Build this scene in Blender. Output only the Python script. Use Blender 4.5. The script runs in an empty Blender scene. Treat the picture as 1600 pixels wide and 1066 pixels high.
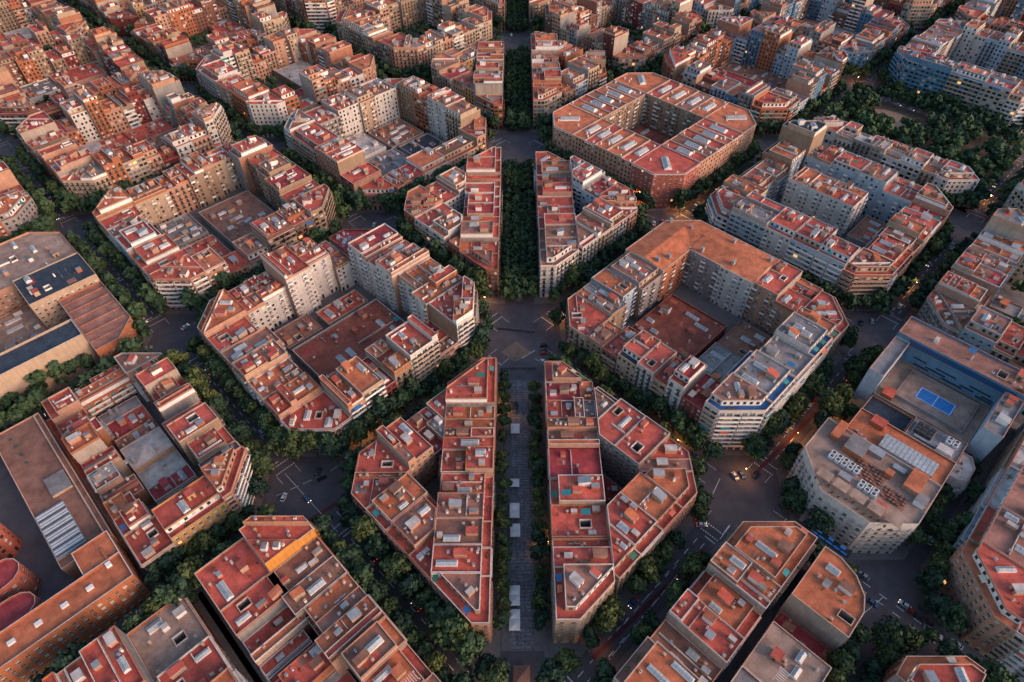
import bpy, math, random, re
import numpy as np
from mathutils import Vector

# ------------------------------------------------------------------ camera
sc = bpy.context.scene
COL = sc.collection
R = math.radians
CAMP = (-2.67, -236.6, 254.3); PITCH, YAW, ROLL, FPX = 47.16, -0.61, -0.68, 1007.8
cp, sp = math.cos(R(PITCH)), math.sin(R(PITCH)); cy_, sy_ = math.cos(R(YAW)), math.sin(R(YAW))
fwd = Vector((sy_*cp, cy_*cp, -sp)); rt0 = Vector((cy_, -sy_, 0)); up0 = rt0.cross(fwd)
cr, sr = math.cos(R(ROLL)), math.sin(R(ROLL))
rt = rt0*cr + up0*sr; up = -rt0*sr + up0*cr
cam = bpy.data.cameras.new('camera'); camo = bpy.data.objects.new('camera', cam); COL.objects.link(camo)
cam.sensor_width = 36; cam.lens = 36*FPX/1600; cam.clip_start = 1; cam.clip_end = 6000
from mathutils import Matrix
M = Matrix((rt, up, -fwd)).transposed().to_4x4(); M.translation = Vector(CAMP); camo.matrix_world = M
sc.camera = camo
def proj(x, y, z=0):
    d = Vector((x, y, z)) - Vector(CAMP); k = d.dot(fwd)
    if k < 1: return (-9999, -9999)
    return (800 + FPX*d.dot(rt)/k, 533 - FPX*d.dot(up)/k)
def at(px, py, z=0.0):          # the point of height z seen at a photograph pixel
    d = fwd*FPX + rt*(px-800) - up*(py-533)
    k = (z-CAMP[2])/d.z
    return (CAMP[0]+d.x*k, CAMP[1]+d.y*k)

# ------------------------------------------------------------------ light
SUN_EL, SUN_AZ = 20.0, 118.0      # degrees; azimuth clockwise from +Y
w = bpy.data.worlds.new('World'); sc.world = w; w.use_nodes = True
nt = w.node_tree; bg = nt.nodes['Background']
sky = nt.nodes.new('ShaderNodeTexSky'); sky.sky_type = 'NISHITA'; sky.sun_disc = False
sky.sun_elevation = R(SUN_EL); sky.sun_rotation = R(SUN_AZ); sky.dust_density = 2.0; sky.air_density = 1.2; sky.ozone_density = 2.2
nt.links.new(sky.outputs[0], bg.inputs[0]); bg.inputs[1].default_value = 0.15
sl = bpy.data.lights.new('sun', 'SUN'); sl.energy = 1.7; sl.angle = R(30); sl.color = (1.0, 0.56, 0.40)
so = bpy.data.objects.new('sun', sl); COL.objects.link(so)
az, el = R(SUN_AZ), R(SUN_EL)
sd = Vector((math.sin(az)*math.cos(el), math.cos(az)*math.cos(el), math.sin(el)))
so.rotation_euler = (-sd).to_track_quat('-Z', 'Y').to_euler(); so.location = (300, -300, 300)
vs = sc.view_settings; vs.view_transform = 'Standard'; vs.look = 'None'; vs.gamma = 1; vs.use_curve_mapping = False
vs.exposure = 0.72
sc.cycles.max_bounces = 4; sc.cycles.diffuse_bounces = 2

# ------------------------------------------------------------------ materials
def mat(name, col, rough=0.85, var=0.25, scale=0.35, fine=0.0, spec=0.25, metal=0, streak=0.0, emit=None, es=0, tile=None):
    m = bpy.data.materials.new(name); m.use_nodes = True; nt = m.node_tree; L = nt.links
    p = nt.nodes['Principled BSDF']; p.inputs['Roughness'].default_value = rough; p.inputs['Metallic'].default_value = metal
    p.inputs['Specular IOR Level'].default_value = spec
    if emit:
        p.inputs['Emission Color'].default_value = (*emit, 1); p.inputs['Emission Strength'].default_value = es
    if var <= 0:
        p.inputs['Base Color'].default_value = (*col, 1); return m
    g = nt.nodes.new('ShaderNodeNewGeometry')
    def noise(sc_, det, vec, rough_=0.6):
        n = nt.nodes.new('ShaderNodeTexNoise'); n.inputs['Scale'].default_value = sc_; n.inputs['Detail'].default_value = det
        n.inputs['Roughness'].default_value = rough_; L.new(vec, n.inputs['Vector']); return n.outputs['Fac']
    def mp(x, a, b, c=0.3, d=0.7):
        r = nt.nodes.new('ShaderNodeMapRange'); r.inputs[1].default_value = c; r.inputs[2].default_value = d
        r.inputs[3].default_value = a; r.inputs[4].default_value = b; L.new(x, r.inputs[0]); return r.outputs[0]
    def mul(a, b):
        k = nt.nodes.new('ShaderNodeMath'); k.operation = 'MULTIPLY'; L.new(a, k.inputs[0])
        if isinstance(b, float): k.inputs[1].default_value = b
        else: L.new(b, k.inputs[1])
        return k.outputs[0]
    f = mp(noise(scale, 5, g.outputs['Position']), 1-var, 1+var)
    f = mul(f, mp(noise(scale*0.12, 2, g.outputs['Position']), 1-var*0.6, 1+var*0.6))
    if fine: f = mul(f, mp(noise(2.6, 3, g.outputs['Position']), 1-fine, 1+fine))
    if streak:
        mm = nt.nodes.new('ShaderNodeMapping'); mm.inputs['Scale'].default_value = (1.1, 1.1, 0.06); L.new(g.outputs['Position'], mm.inputs['Vector'])
        f = mul(f, mp(noise(0.9, 4, mm.outputs[0]), 1-streak, 1+streak*0.5))
    if tile:
        mm = nt.nodes.new('ShaderNodeMapping'); mm.inputs['Rotation'].default_value = (0, 0, R(tile[1])); L.new(g.outputs['Position'], mm.inputs['Vector'])
        b = nt.nodes.new('ShaderNodeTexBrick'); b.inputs['Scale'].default_value = 1.0; b.inputs['Brick Width'].default_value = tile[0]
        b.inputs['Row Height'].default_value = tile[0]*tile[2]; b.inputs['Mortar Size'].default_value = tile[3]; b.offset = 0.0
        b.inputs['Color1'].default_value = (1,1,1,1); b.inputs['Color2'].default_value = (.86,.86,.86,1); b.inputs['Mortar'].default_value = (tile[4],)*3+(1,)
        L.new(mm.outputs[0], b.inputs['Vector']); f = mul(f, b.outputs['Color'])
    mx = nt.nodes.new('ShaderNodeVectorMath'); mx.operation = 'SCALE'; mx.inputs[0].default_value = col; L.new(f, mx.inputs['Scale'])
    L.new(mx.outputs[0], p.inputs['Base Color'])
    return m
WALL = {k: mat('wall_'+n, c, 0.9, 0.13, 0.3, 0.05, streak=0.16) for k, n, c in [
    ('c','cream',(.40,.285,.20)), ('w','white',(.53,.48,.44)), ('p','peach',(.42,.23,.155)), ('o','terracotta',(.36,.125,.06)),
    ('g','grey',(.26,.23,.22)), ('b','brown_brick',(.20,.09,.06)), ('d','dark_red',(.19,.035,.03)), ('y','ochre',(.42,.24,.10)),
    ('l','pale_blue_grey',(.33,.39,.45)), ('n','tan',(.28,.19,.13)), ('u','blue',(.10,.20,.30)), ('v','yellow_orange',(.50,.21,.045)), ('r','red_brick',(.36,.10,.07))]}
WALL['s'] = WALL['m'] = WALL['t'] = WALL['n']
WNAME = dict(c='cream', w='white', p='peach', o='terracotta', g='grey', b='brown brick', d='dark red', y='ochre', l='pale blue', n='tan', u='blue', v='orange', r='brick red', s='tan', m='tan', t='tan')
ROOF = {k: mat('roof_'+n, c, 0.85, 0.34, 0.22, 0.17, tile=t) for k, n, c, t in [
    ('r','red',(.52,.105,.075),(1.6,45,1,.05,.72)), ('o','orange',(.54,.165,.08),(1.8,45,1,.05,.78)), ('m','maroon',(.36,.055,.06),(2.0,45,1,.05,.8)),
    ('g','grey',(.22,.20,.20),None), ('n','brown',(.25,.12,.085),None), ('u','dark_slate',(.04,.055,.075),None), ('w','pale',(.44,.39,.36),None),
    ('t','dusty_tile',(.34,.16,.12),(2.2,45,1,.04,.8)), ('x','green_turf',(.07,.10,.05),None), ('s','sandy',(.33,.22,.17),None), ('e','bright_blue',(.03,.11,.27),None), ('k','brick_brown',(.27,.08,.055),(2.2,45,.5,.06,.75))]}
RNAME = dict(r='red', o='orange', m='maroon', g='grey', n='brown', u='slate', w='pale', t='dusty pink', x='green', s='sandy', e='blue', k='brown-red')
PARTY = [mat('party_render', (.36,.29,.24), .9, .16, .25, .06, streak=.22), mat('party_brick', (.34,.15,.09), .9, .18, .3, .08, streak=.2), WALL['n'], WALL['p'], mat('party_grey', (.25,.23,.215), .9, .16, .25, .06, streak=.22), WALL['v']]
COPE = mat('coping', (.50,.34,.27), .8, .2, .5)
COPER = mat('coping_red', (.42,.17,.12), .8, .2, .5)
COPEW = mat('coping_white', (.60,.52,.47), .8, .2, .5)
GLASS = mat('window_glass', (.025,.032,.04), .18, 0, spec=.5)
GLASSB = mat('window_glass_pale', (.14,.17,.20), .2, 0, spec=.5)
BLIND = mat('window_blind', (.50,.44,.38), .8, .15, .5)
SHUT = mat('shutter_brown', (.10,.055,.04), .7, .15, .5)
SHUTG = mat('shutter_green', (.04,.09,.07), .7, .15, .5)
LIT = mat('lit_window', (.5,.3,.1), .5, 0, emit=(1,.5,.18), es=.7)
FRAME = mat('window_frame', (.55,.48,.42), .7, 0)
SKYG = mat('skylight_glass', (.36,.39,.40), .35, .25, .8, spec=.4)
WHITE = mat('white_paint', (.72,.68,.64), .7, .14, .6)
METAL = mat('grey_metal', (.34,.34,.35), .45, .15, .6, metal=.4)
IRON = mat('iron_railing', (.05,.045,.045), .6, 0)
TANK = mat('fibre_cement', (.42,.40,.38), .8, .15, .6)
ACM = mat('appliance_white', (.60,.60,.60), .6, .1, .6)
AWN = [mat('awning_'+n, c, .8, .12, .5) for n, c in (('blue',(.03,.13,.30)),('green',(.03,.16,.11)),('cream',(.60,.50,.38)),('teal',(.03,.22,.24)),('striped',(.5,.12,.07)))]
PLANT = mat('pot_plants', (.05,.09,.035), .9, .3, 1.5)
ASPH = mat('asphalt', (.105,.090,.098), .85, .22, .15, .10)
PAVE = mat('pavement_slabs', (.19,.165,.16), .85, .15, .3, .08, tile=(1.2,45,1,.06,.75))
PROM = mat('promenade_stone', (.22,.20,.215), .85, .4, .9, .35, tile=(3.0,0,.5,.14,.5))
COURT = mat('sports_court_blue', (.04,.20,.50), .7, .15, .5)
PAINT = mat('road_paint', (.72,.70,.70), .8, .25, 1.2)
PAINTY = mat('road_paint_yellow', (.42,.27,.13), .8, .25, 1.2)
BIKE = mat('cycle_lane_red', (.13,.035,.045), .85, .2, .5)
YARD = mat('yard_earth', (.13,.09,.07), .95, .3, .4, .1)
TRUNK = mat('bark', (.09,.07,.05), .95, .2, 2)
SOLAR = mat('solar_panel', (.02,.06,.14), .25, 0, spec=.5)
def leafmat(name, a, b):
    m = bpy.data.materials.new(name); m.use_nodes = True; nt = m.node_tree; L = nt.links; p = nt.nodes['Principled BSDF']
    p.inputs['Roughness'].default_value = .75; p.inputs['Specular IOR Level'].default_value = .15
    g = nt.nodes.new('ShaderNodeNewGeometry'); n = nt.nodes.new('ShaderNodeTexNoise'); n.inputs['Scale'].default_value = .45; n.inputs['Detail'].default_value = 4
    L.new(g.outputs['Position'], n.inputs['Vector']); n2 = nt.nodes.new('ShaderNodeTexNoise'); n2.inputs['Scale'].default_value = .035; L.new(g.outputs['Position'], n2.inputs['Vector'])
    ad = nt.nodes.new('ShaderNodeMath'); ad.operation = 'ADD'; L.new(n.outputs['Fac'], ad.inputs[0]); L.new(n2.outputs['Fac'], ad.inputs[1])
    r = nt.nodes.new('ShaderNodeValToRGB'); r.color_ramp.elements[0].position = .40; r.color_ramp.elements[1].position = .62
    h = nt.nodes.new('ShaderNodeMath'); h.operation = 'MULTIPLY'; h.inputs[1].default_value = .5; L.new(ad.outputs[0], h.inputs[0]); L.new(h.outputs[0], r.inputs[0])
    r.color_ramp.elements[0].color = (*a, 1); r.color_ramp.elements[1].color = (*b, 1); L.new(r.outputs[0], p.inputs['Base Color'])
    return m
LEAF = leafmat('plane_leaves', (.026,.055,.036), (.075,.115,.045))

# ------------------------------------------------------------------ geometry helpers
class MB:
    def __init__(s): s.v = []; s.f = []; s.m = []; s.mats = []; s.mi = {}
    def mid(s, m):
        k = s.mi.get(m.name)
        if k is None: k = s.mi[m.name] = len(s.mats); s.mats.append(m)
        return k
    def face(s, pts, m):
        n = len(s.v); s.v.extend(pts); s.f.append(tuple(range(n, n+len(pts)))); s.m.append(s.mid(m))
    def flat(s, poly, z, m): s.face([(x, y, z) for x, y in poly], m)
    def prism(s, poly, z0, z1, m, mt=None, bottom=False):
        n = len(poly)
        for i in range(n):
            a, b = poly[i], poly[(i+1) % n]
            s.face([(a[0],a[1],z0),(b[0],b[1],z0),(b[0],b[1],z1),(a[0],a[1],z1)], m)
        s.flat(poly, z1, mt or m)
        if bottom: s.face([(x, y, z0) for x, y in reversed(poly)], m)
    def box(s, c, w, d, z0, z1, m, ang=0.0, mt=None, bottom=False):
        s.prism(rect(c, w, d, ang), z0, z1, m, mt, bottom)
    def build(s, name, parent=None, org=(0,0,0), link=True):
        me = bpy.data.meshes.new(name)
        ox, oy, oz = org
        me.from_pydata([(x-ox, y-oy, z-oz) for x, y, z in s.v], [], s.f)
        for m in s.mats: me.materials.append(m)
        if len(s.mats) > 1: me.polygons.foreach_set('material_index', s.m)
        me.update()
        o = bpy.data.objects.new(name, me)
        if link: COL.objects.link(o)
        if parent is not None: o.parent = parent
        else: o.location = org
        return o
def rect(c, w, d, ang=0.0):
    ca, sa = math.cos(ang), math.sin(ang)
    return [(c[0]+x*ca-y*sa, c[1]+x*sa+y*ca) for x, y in ((-w/2,-d/2),(w/2,-d/2),(w/2,d/2),(-w/2,d/2))]
def clip(poly, a, n):
    out = []; N = len(poly)
    for i in range(N):
        p, q = poly[i], poly[(i+1) % N]
        dp = (p[0]-a[0])*n[0]+(p[1]-a[1])*n[1]; dq = (q[0]-a[0])*n[0]+(q[1]-a[1])*n[1]
        if dp >= 0: out.append(p)
        if (dp > 0 > dq) or (dp < 0 < dq):
            t = dp/(dp-dq); out.append((p[0]+(q[0]-p[0])*t, p[1]+(q[1]-p[1])*t))
    res = []
    for p in out:
        if not res or math.dist(p, res[-1]) > 0.05: res.append(p)
    if len(res) > 1 and math.dist(res[0], res[-1]) <= 0.05: res.pop()
    return res if len(res) > 2 else []
def area(p): return 0.5*sum(p[i][0]*p[(i+1)%len(p)][1]-p[(i+1)%len(p)][0]*p[i][1] for i in range(len(p))) if p else 0
def centroid(p): return (sum(q[0] for q in p)/len(p), sum(q[1] for q in p)/len(p))
def inward(a, b): L = math.dist(a, b) or 1; return (-(b[1]-a[1])/L, (b[0]-a[0])/L)
def inset(poly, ds):
    if not isinstance(ds, (list, tuple)): ds = [ds]*len(poly)
    out = poly
    for i in range(len(poly)):
        a, b = poly[i], poly[(i+1) % len(poly)]; n = inward(a, b)
        out = clip(out, (a[0]+n[0]*ds[i], a[1]+n[1]*ds[i]), n)
        if not out: return []
    return out
def inside(poly, p, m=0.0):
    for i in range(len(poly)):
        a, b = poly[i], poly[(i+1) % len(poly)]; n = inward(a, b)
        if (p[0]-a[0])*n[0]+(p[1]-a[1])*n[1] < m: return False
    return True
def tag(o, label=None, cat=None, group=None, kind=None):
    if label: o['label'] = label
    if cat: o['category'] = cat
    if group: o['group'] = group
    if kind: o['kind'] = kind
    return o
def empty(name, x, y, z=0, rz=0):
    o = bpy.data.objects.new(name, None); COL.objects.link(o); o.location = (x, y, z); o.rotation_euler = (0, 0, rz); o.empty_display_size = 1; return o
def parapet(mb, poly, z, h, t, mw, mc):
    inn = []
    n = len(poly)
    for i in range(n):
        a, b, c = poly[i-1], poly[i], poly[(i+1) % n]
        n1, n2 = inward(a, b), inward(b, c); k = 1+n1[0]*n2[0]+n1[1]*n2[1]
        k = max(k, .4); inn.append((b[0]+(n1[0]+n2[0])*t/k, b[1]+(n1[1]+n2[1])*t/k))
    for i in range(n):
        a, b, c, d = poly[i], poly[(i+1) % n], inn[(i+1) % n], inn[i]
        mb.face([(*a,z),(*b,z),(*b,z+h),(*a,z+h)], mw); mb.face([(*c,z),(*d,z),(*d,z+h),(*c,z+h)], mw)
        mb.face([(*a,z+h),(*b,z+h),(*c,z+h),(*d,z+h)], mc)
    return inn

# shared window and balcony meshes (x along the wall, +y outwards, origin at the sill)
_lib = {}
def win_mesh(w, h, kind):
    key = ('w', round(w, 1), round(h, 1), kind)
    if key in _lib: return _lib[key]
    mb = MB(); y = -.2
    gm = {'d': GLASS, 'b': BLIND, 's': SHUT, 'g': SHUTG, 'p': GLASSB, 'l': LIT}[kind]
    mb.face([(w/2,y,0),(-w/2,y,0),(-w/2,y,h),(w/2,y,h)], gm)
    t = .09
    fr = FRAME
    for x0, x1, z0, z1 in ((-w/2,-w/2+t,0,h),(w/2-t,w/2,0,h),(-w/2+t,w/2-t,0,t),(-w/2+t,w/2-t,h-t,h)) + (((-t/2,t/2,t,h-t),) if w > .9 else ()):
        mb.face([(x1,y+.05,z0),(x0,y+.05,z0),(x0,y+.05,z1),(x1,y+.05,z1)], fr)
    if kind in 'db' and h > 1.7:     # a half lowered blind
        z0 = h*(.55 if kind == 'd' else .2)
        mb.face([(w/2-t,y+.03,z0),(-w/2+t,y+.03,z0),(-w/2+t,y+.03,h-t),(w/2-t,y+.03,h-t)], BLIND)
    mb.face([(w/2,y,0),(w/2,.06,0),(-w/2,.06,0),(-w/2,y,0)], FRAME)
    o = mb.build('window', link=False); _lib[key] = o; return o
def bal_mesh(w, d, kind, m):
    key = ('b', round(w, 1), round(d, 1), kind, m.name)
    if key in _lib: return _lib[key]
    mb = MB()
    mb.prism([(-w/2,.0),(w/2,.0),(w/2,d),(-w/2,d)], -.18, 0, m, bottom=True)
    if kind == 'solid':
        mb.prism([(-w/2,d-.1),(w/2,d-.1),(w/2,d),(-w/2,d)], 0, 1.0, m, COPEW)
        for s in (-1, 1): mb.prism([(s*w/2-.1*(s>0),0),(s*w/2+.1*(s<0),0),(s*w/2+.1*(s<0),d-.1),(s*w/2-.1*(s>0),d-.1)], 0, 1.0, m, COPEW)
    else:
        mb.prism([(-w/2,d-.06),(w/2,d-.06),(w/2,d),(-w/2,d)], .94, 1.0, IRON)
        n = max(4, int(w/.35))
        for k in range(n+1):
            x = -w/2+.04+(w-.08)*k/n; mb.prism([(x-.025,d-.05),(x+.025,d-.05),(x+.025,d-.01),(x-.025,d-.01)], 0, .94, IRON)
        for s in (-1, 1): mb.prism([(s*(w/2-.03)-.03,0),(s*(w/2-.03)+.03,0),(s*(w/2-.03)+.03,d),(s*(w/2-.03)-.03,d)], .94, 1.0, IRON)
    o = mb.build('balcony', link=False); _lib[key] = o; return o
def put(src, name, parent, loc, rz):
    c = src.copy(); c.name = name; COL.objects.link(c); c.parent = parent; c.location = loc; c.rotation_euler = (0, 0, rz); return c

FH, GF = 3.1, 4.4
class Sink:       # near: every part its own object; far: everything into one mesh
    def __init__(s, far=None, org=None, root=None): s.far = far; s.org = org; s.root = root
    def part(s): return s.far if s.far else MB()
    def done(s, mb, name, parent=None):
        if s.far: return None
        return mb.build(name, parent or s.root, s.org)

def face_wall(mb, a, b, z0, floors, style, rng, mw, S, winobj, flat, ground=True, top=None):
    """one facade with real openings; windows and balconies are objects of their own when winobj"""
    W = math.dist(a, b); H = top if top else z0+(GF if ground else 0)+floors*FH
    dx, dy = (b[0]-a[0])/W, (b[1]-a[1])/W; nx, ny = dy, -dx
    P = lambda s, z, o=0.0: (a[0]+dx*s+nx*o, a[1]+dy*s+ny*o, z)
    ang = math.atan2(-dy, -dx)
    if W < 2.2 or style == 'X':
        mb.face([P(0,z0),P(W,z0),P(W,H),P(0,H)], mw); return
    sp_ = {'W': 3.1, 'B': 3.4, 'L': 3.6, 'S': 3.0, 'G': 2.8}[style]
    n = max(1, round(W/sp_)); cell = W/n
    hw = {'W': 1.4, 'B': 1.4, 'L': min(2.5, cell*.72), 'S': 1.4, 'G': cell*.8}[style]
    hw = min(hw, cell*.84)
    cols = [(cell*(k+.5)) for k in range(n)]
    rows = []
    if ground: rows.append((z0+.2, 3.0, True))
    for k in range(floors):
        zb = z0+(GF if ground else 0)+k*FH
        hh = {'W': 1.8, 'B': 2.2, 'L': 2.1, 'S': 1.5, 'G': 1.9}[style]; sb = {'W': .9, 'B': .12, 'L': .12, 'S': .9, 'G': .8}[style]
        rows.append((zb+sb, hh, False))
    prev = 0
    for c in cols:
        mb.face([P(prev,z0),P(c-hw/2,z0),P(c-hw/2,H),P(prev,H)], mw); prev = c+hw/2
    mb.face([P(prev,z0),P(W,z0),P(W,H),P(prev,H)], mw)
    pal = {'W': 'ddddbs', 'B': 'dddsgb', 'L': 'dddpb', 'S': 'ddbbp', 'G': 'ddppb'}[style]
    colpal = rng.choice(['', '', 'bb', 'ss', 'gg'])
    blank = [style == 'S' and (k % 3 == 2) and n > 3 for k in range(n)]
    for ci, c in enumerate(cols):
        x0, x1 = c-hw/2, c+hw/2; prev = z0
        if blank[ci]:
            mb.face([P(x0,z0),P(x1,z0),P(x1,H),P(x0,H)], mw); continue
        for (zb, hh, gr) in rows:
            zt = zb+hh
            mb.face([P(x0,prev),P(x1,prev),P(x1,zb),P(x0,zb)], mw); prev = zt
            kind = rng.choice(pal+colpal)
            if rng.random() < .004 and not gr: kind = 'l'
            if gr: kind = 'd'
            if flat:
                gm = {'d': GLASS, 'b': BLIND, 's': SHUT, 'g': SHUTG, 'p': GLASSB, 'l': LIT}[kind]
                mb.face([P(x0,zb),P(x1,zb),P(x1,zt),P(x0,zt)], gm)
            else:
                o = -.26
                mb.face([P(x0,zb),P(x1,zb),P(x1,zb,o),P(x0,zb,o)], mw); mb.face([P(x0,zt,o),P(x1,zt,o),P(x1,zt),P(x0,zt)], mw)
                mb.face([P(x0,zb),P(x0,zb,o),P(x0,zt,o),P(x0,zt)], mw); mb.face([P(x1,zb,o),P(x1,zb),P(x1,zt),P(x1,zt,o)], mw)
                if winobj:
                    q = P(c, zb); put(win_mesh(hw, hh, kind), 'window', S.root, (q[0]-S.org[0], q[1]-S.org[1], q[2]), ang)
                else:
                    gm = {'d': GLASS, 'b': BLIND, 's': SHUT, 'g': SHUTG, 'p': GLASSB, 'l': LIT}[kind]
                    mb.face([P(x0,zb,o),P(x1,zb,o),P(x1,zt,o),P(x0,zt,o)], gm)
        mb.face([P(x0,prev),P(x1,prev),P(x1,H),P(x0,H)], mw)
    # balconies
    def slab(c, wd, d, z, kind, m):
        if winobj:
            q = P(c, z); put(bal_mesh(wd, d, kind, m), 'balcony', S.root, (q[0]-S.org[0], q[1]-S.org[1], q[2]), ang)
        else:
            t = S.part() if not S.far else mb
            t = mb
            poly = [P(c-wd/2, 0, d), P(c+wd/2, 0, d), P(c+wd/2, 0), P(c-wd/2, 0)]; poly = [(p[0], p[1]) for p in poly]
            t.prism(poly, z-.18, z, m, bottom=True)
            pl = [P(c-wd/2, 0, d), P(c+wd/2, 0, d), P(c+wd/2, 0, d-.1), P(c-wd/2, 0, d-.1)]
            t.prism([(p[0], p[1]) for p in pl], z, z+(1.0 if kind == 'solid' else .9), m if kind == 'solid' else IRON)
    if style == 'B':
        for c in cols:
            for (zb, hh, gr) in rows:
                if not gr: slab(c, hw+.7, .7, zb-.02, 'rail', mw)
    elif style == 'L':
        bm = rng.choice([mw, mw, WHITE, WALL['c']])
        segs = [(W/2, W-.8)] if W < 11 else ([(W/2, W-.8)] if rng.random() < .4 else [(W*.25+.1, W/2-.9), (W*.75-.1, W/2-.9)])
        for (zb, hh, gr) in rows:
            if gr: continue
            for c, wd in segs: slab(c, round(wd, 1), 1.3, zb-.02, 'solid', bm)
            if rng.random() < .12:
                am = rng.choice(AWN); c, wd = rng.choice(segs); wd = min(wd, 4)
                q = [P(c-wd/2, zb+2.2, .02), P(c+wd/2, zb+2.2, .02), P(c+wd/2, zb+1.4, 1.5), P(c-wd/2, zb+1.4, 1.5)]
                t = S.part(); t.face(q, am); t.face([q[3], q[2], (q[2][0], q[2][1], q[2][2]-.25), (q[3][0], q[3][1], q[3][2]-.25)], am); S.done(t, 'awning')
    elif style == 'S':
        for k, c in enumerate(cols):
            if k % 3 == 0 and n > 2:
                for (zb, hh, gr) in rows:
                    if not gr: slab(c, min(cell, 2.6), 1.1, zb-.9, 'solid', rng.choice([mw, WHITE]))
    elif style == 'G' and not flat:
        for (zb, hh, gr) in rows:
            if not gr: slab(W/2, round(W-1.0, 1), .35, zb-.3, 'x', mw) if False else None

def skylight(S, c, w, d, ang, z, rng):
    mb = S.part(); zz = z+.9
    mb.prism(rect(c, w, d, ang), z, zz, WHITE)
    r = rect(c, w*.92, d*.92, ang); r0, r1, r2, r3 = r
    mA = ((r0[0]+r1[0])/2, (r0[1]+r1[1])/2, zz+.02+w*.28); mBp = ((r2[0]+r3[0])/2, (r2[1]+r3[1])/2, zz+.02+w*.28); e = zz+.02
    gl = SKYG
    mb.face([(*r1,e),(*r2,e),mBp,mA], gl); mb.face([(*r3,e),(*r0,e),mA,mBp], gl); mb.face([(*r0,e),(*r1,e),mA], WHITE); mb.face([(*r2,e),(*r3,e),mBp], WHITE)
    k = max(2, int(d/1.2))
    for i in range(1, k):         # glazing bars
        t = i/k
        for A, Bq in ((r1, r2), (r0, r3)):
            p = (A[0]+(Bq[0]-A[0])*t, A[1]+(Bq[1]-A[1])*t, e+.04); q = (mA[0]+(mBp[0]-mA[0])*t, mA[1]+(mBp[1]-mA[1])*t, mA[2]+.04)
            ax = ((Bq[0]-A[0])/d*.09, (Bq[1]-A[1])/d*.09)
            mb.face([(p[0]-ax[0],p[1]-ax[1],p[2]),(p[0]+ax[0],p[1]+ax[1],p[2]),(q[0]+ax[0],q[1]+ax[1],q[2]),(q[0]-ax[0],q[1]-ax[1],q[2])], METAL)
    S.done(mb, 'skylight')
def cyl(mb, c, r, z0, z1, m, n=10):
    mb.prism([(c[0]+r*math.cos(6.2832*k/n), c[1]+r*math.sin(6.2832*k/n)) for k in range(n)], z0, z1, m)

class Roofer:
    def __init__(s, poly, ang, rng): s.poly = poly; s.ang = ang; s.rng = rng; s.used = []
    def spot(s, w, d, tries=14, m=.5, where=None):
        xs = [p[0] for p in s.poly]; ys = [p[1] for p in s.poly]
        for _ in range(tries):
            if where: c = where
            else: c = (s.rng.uniform(min(xs), max(xs)), s.rng.uniform(min(ys), max(ys)))
            r = rect(c, w, d, s.ang)
            if all(inside(s.poly, q, m) for q in r) and not any(math.hypot(c[0]-u[0], c[1]-u[1]) < (u[2]+math.hypot(w, d)/2)*.86 for u in s.used):
                s.used.append((c[0], c[1], math.hypot(w, d)/2)); return c
            if where: return None
        return None

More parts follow.
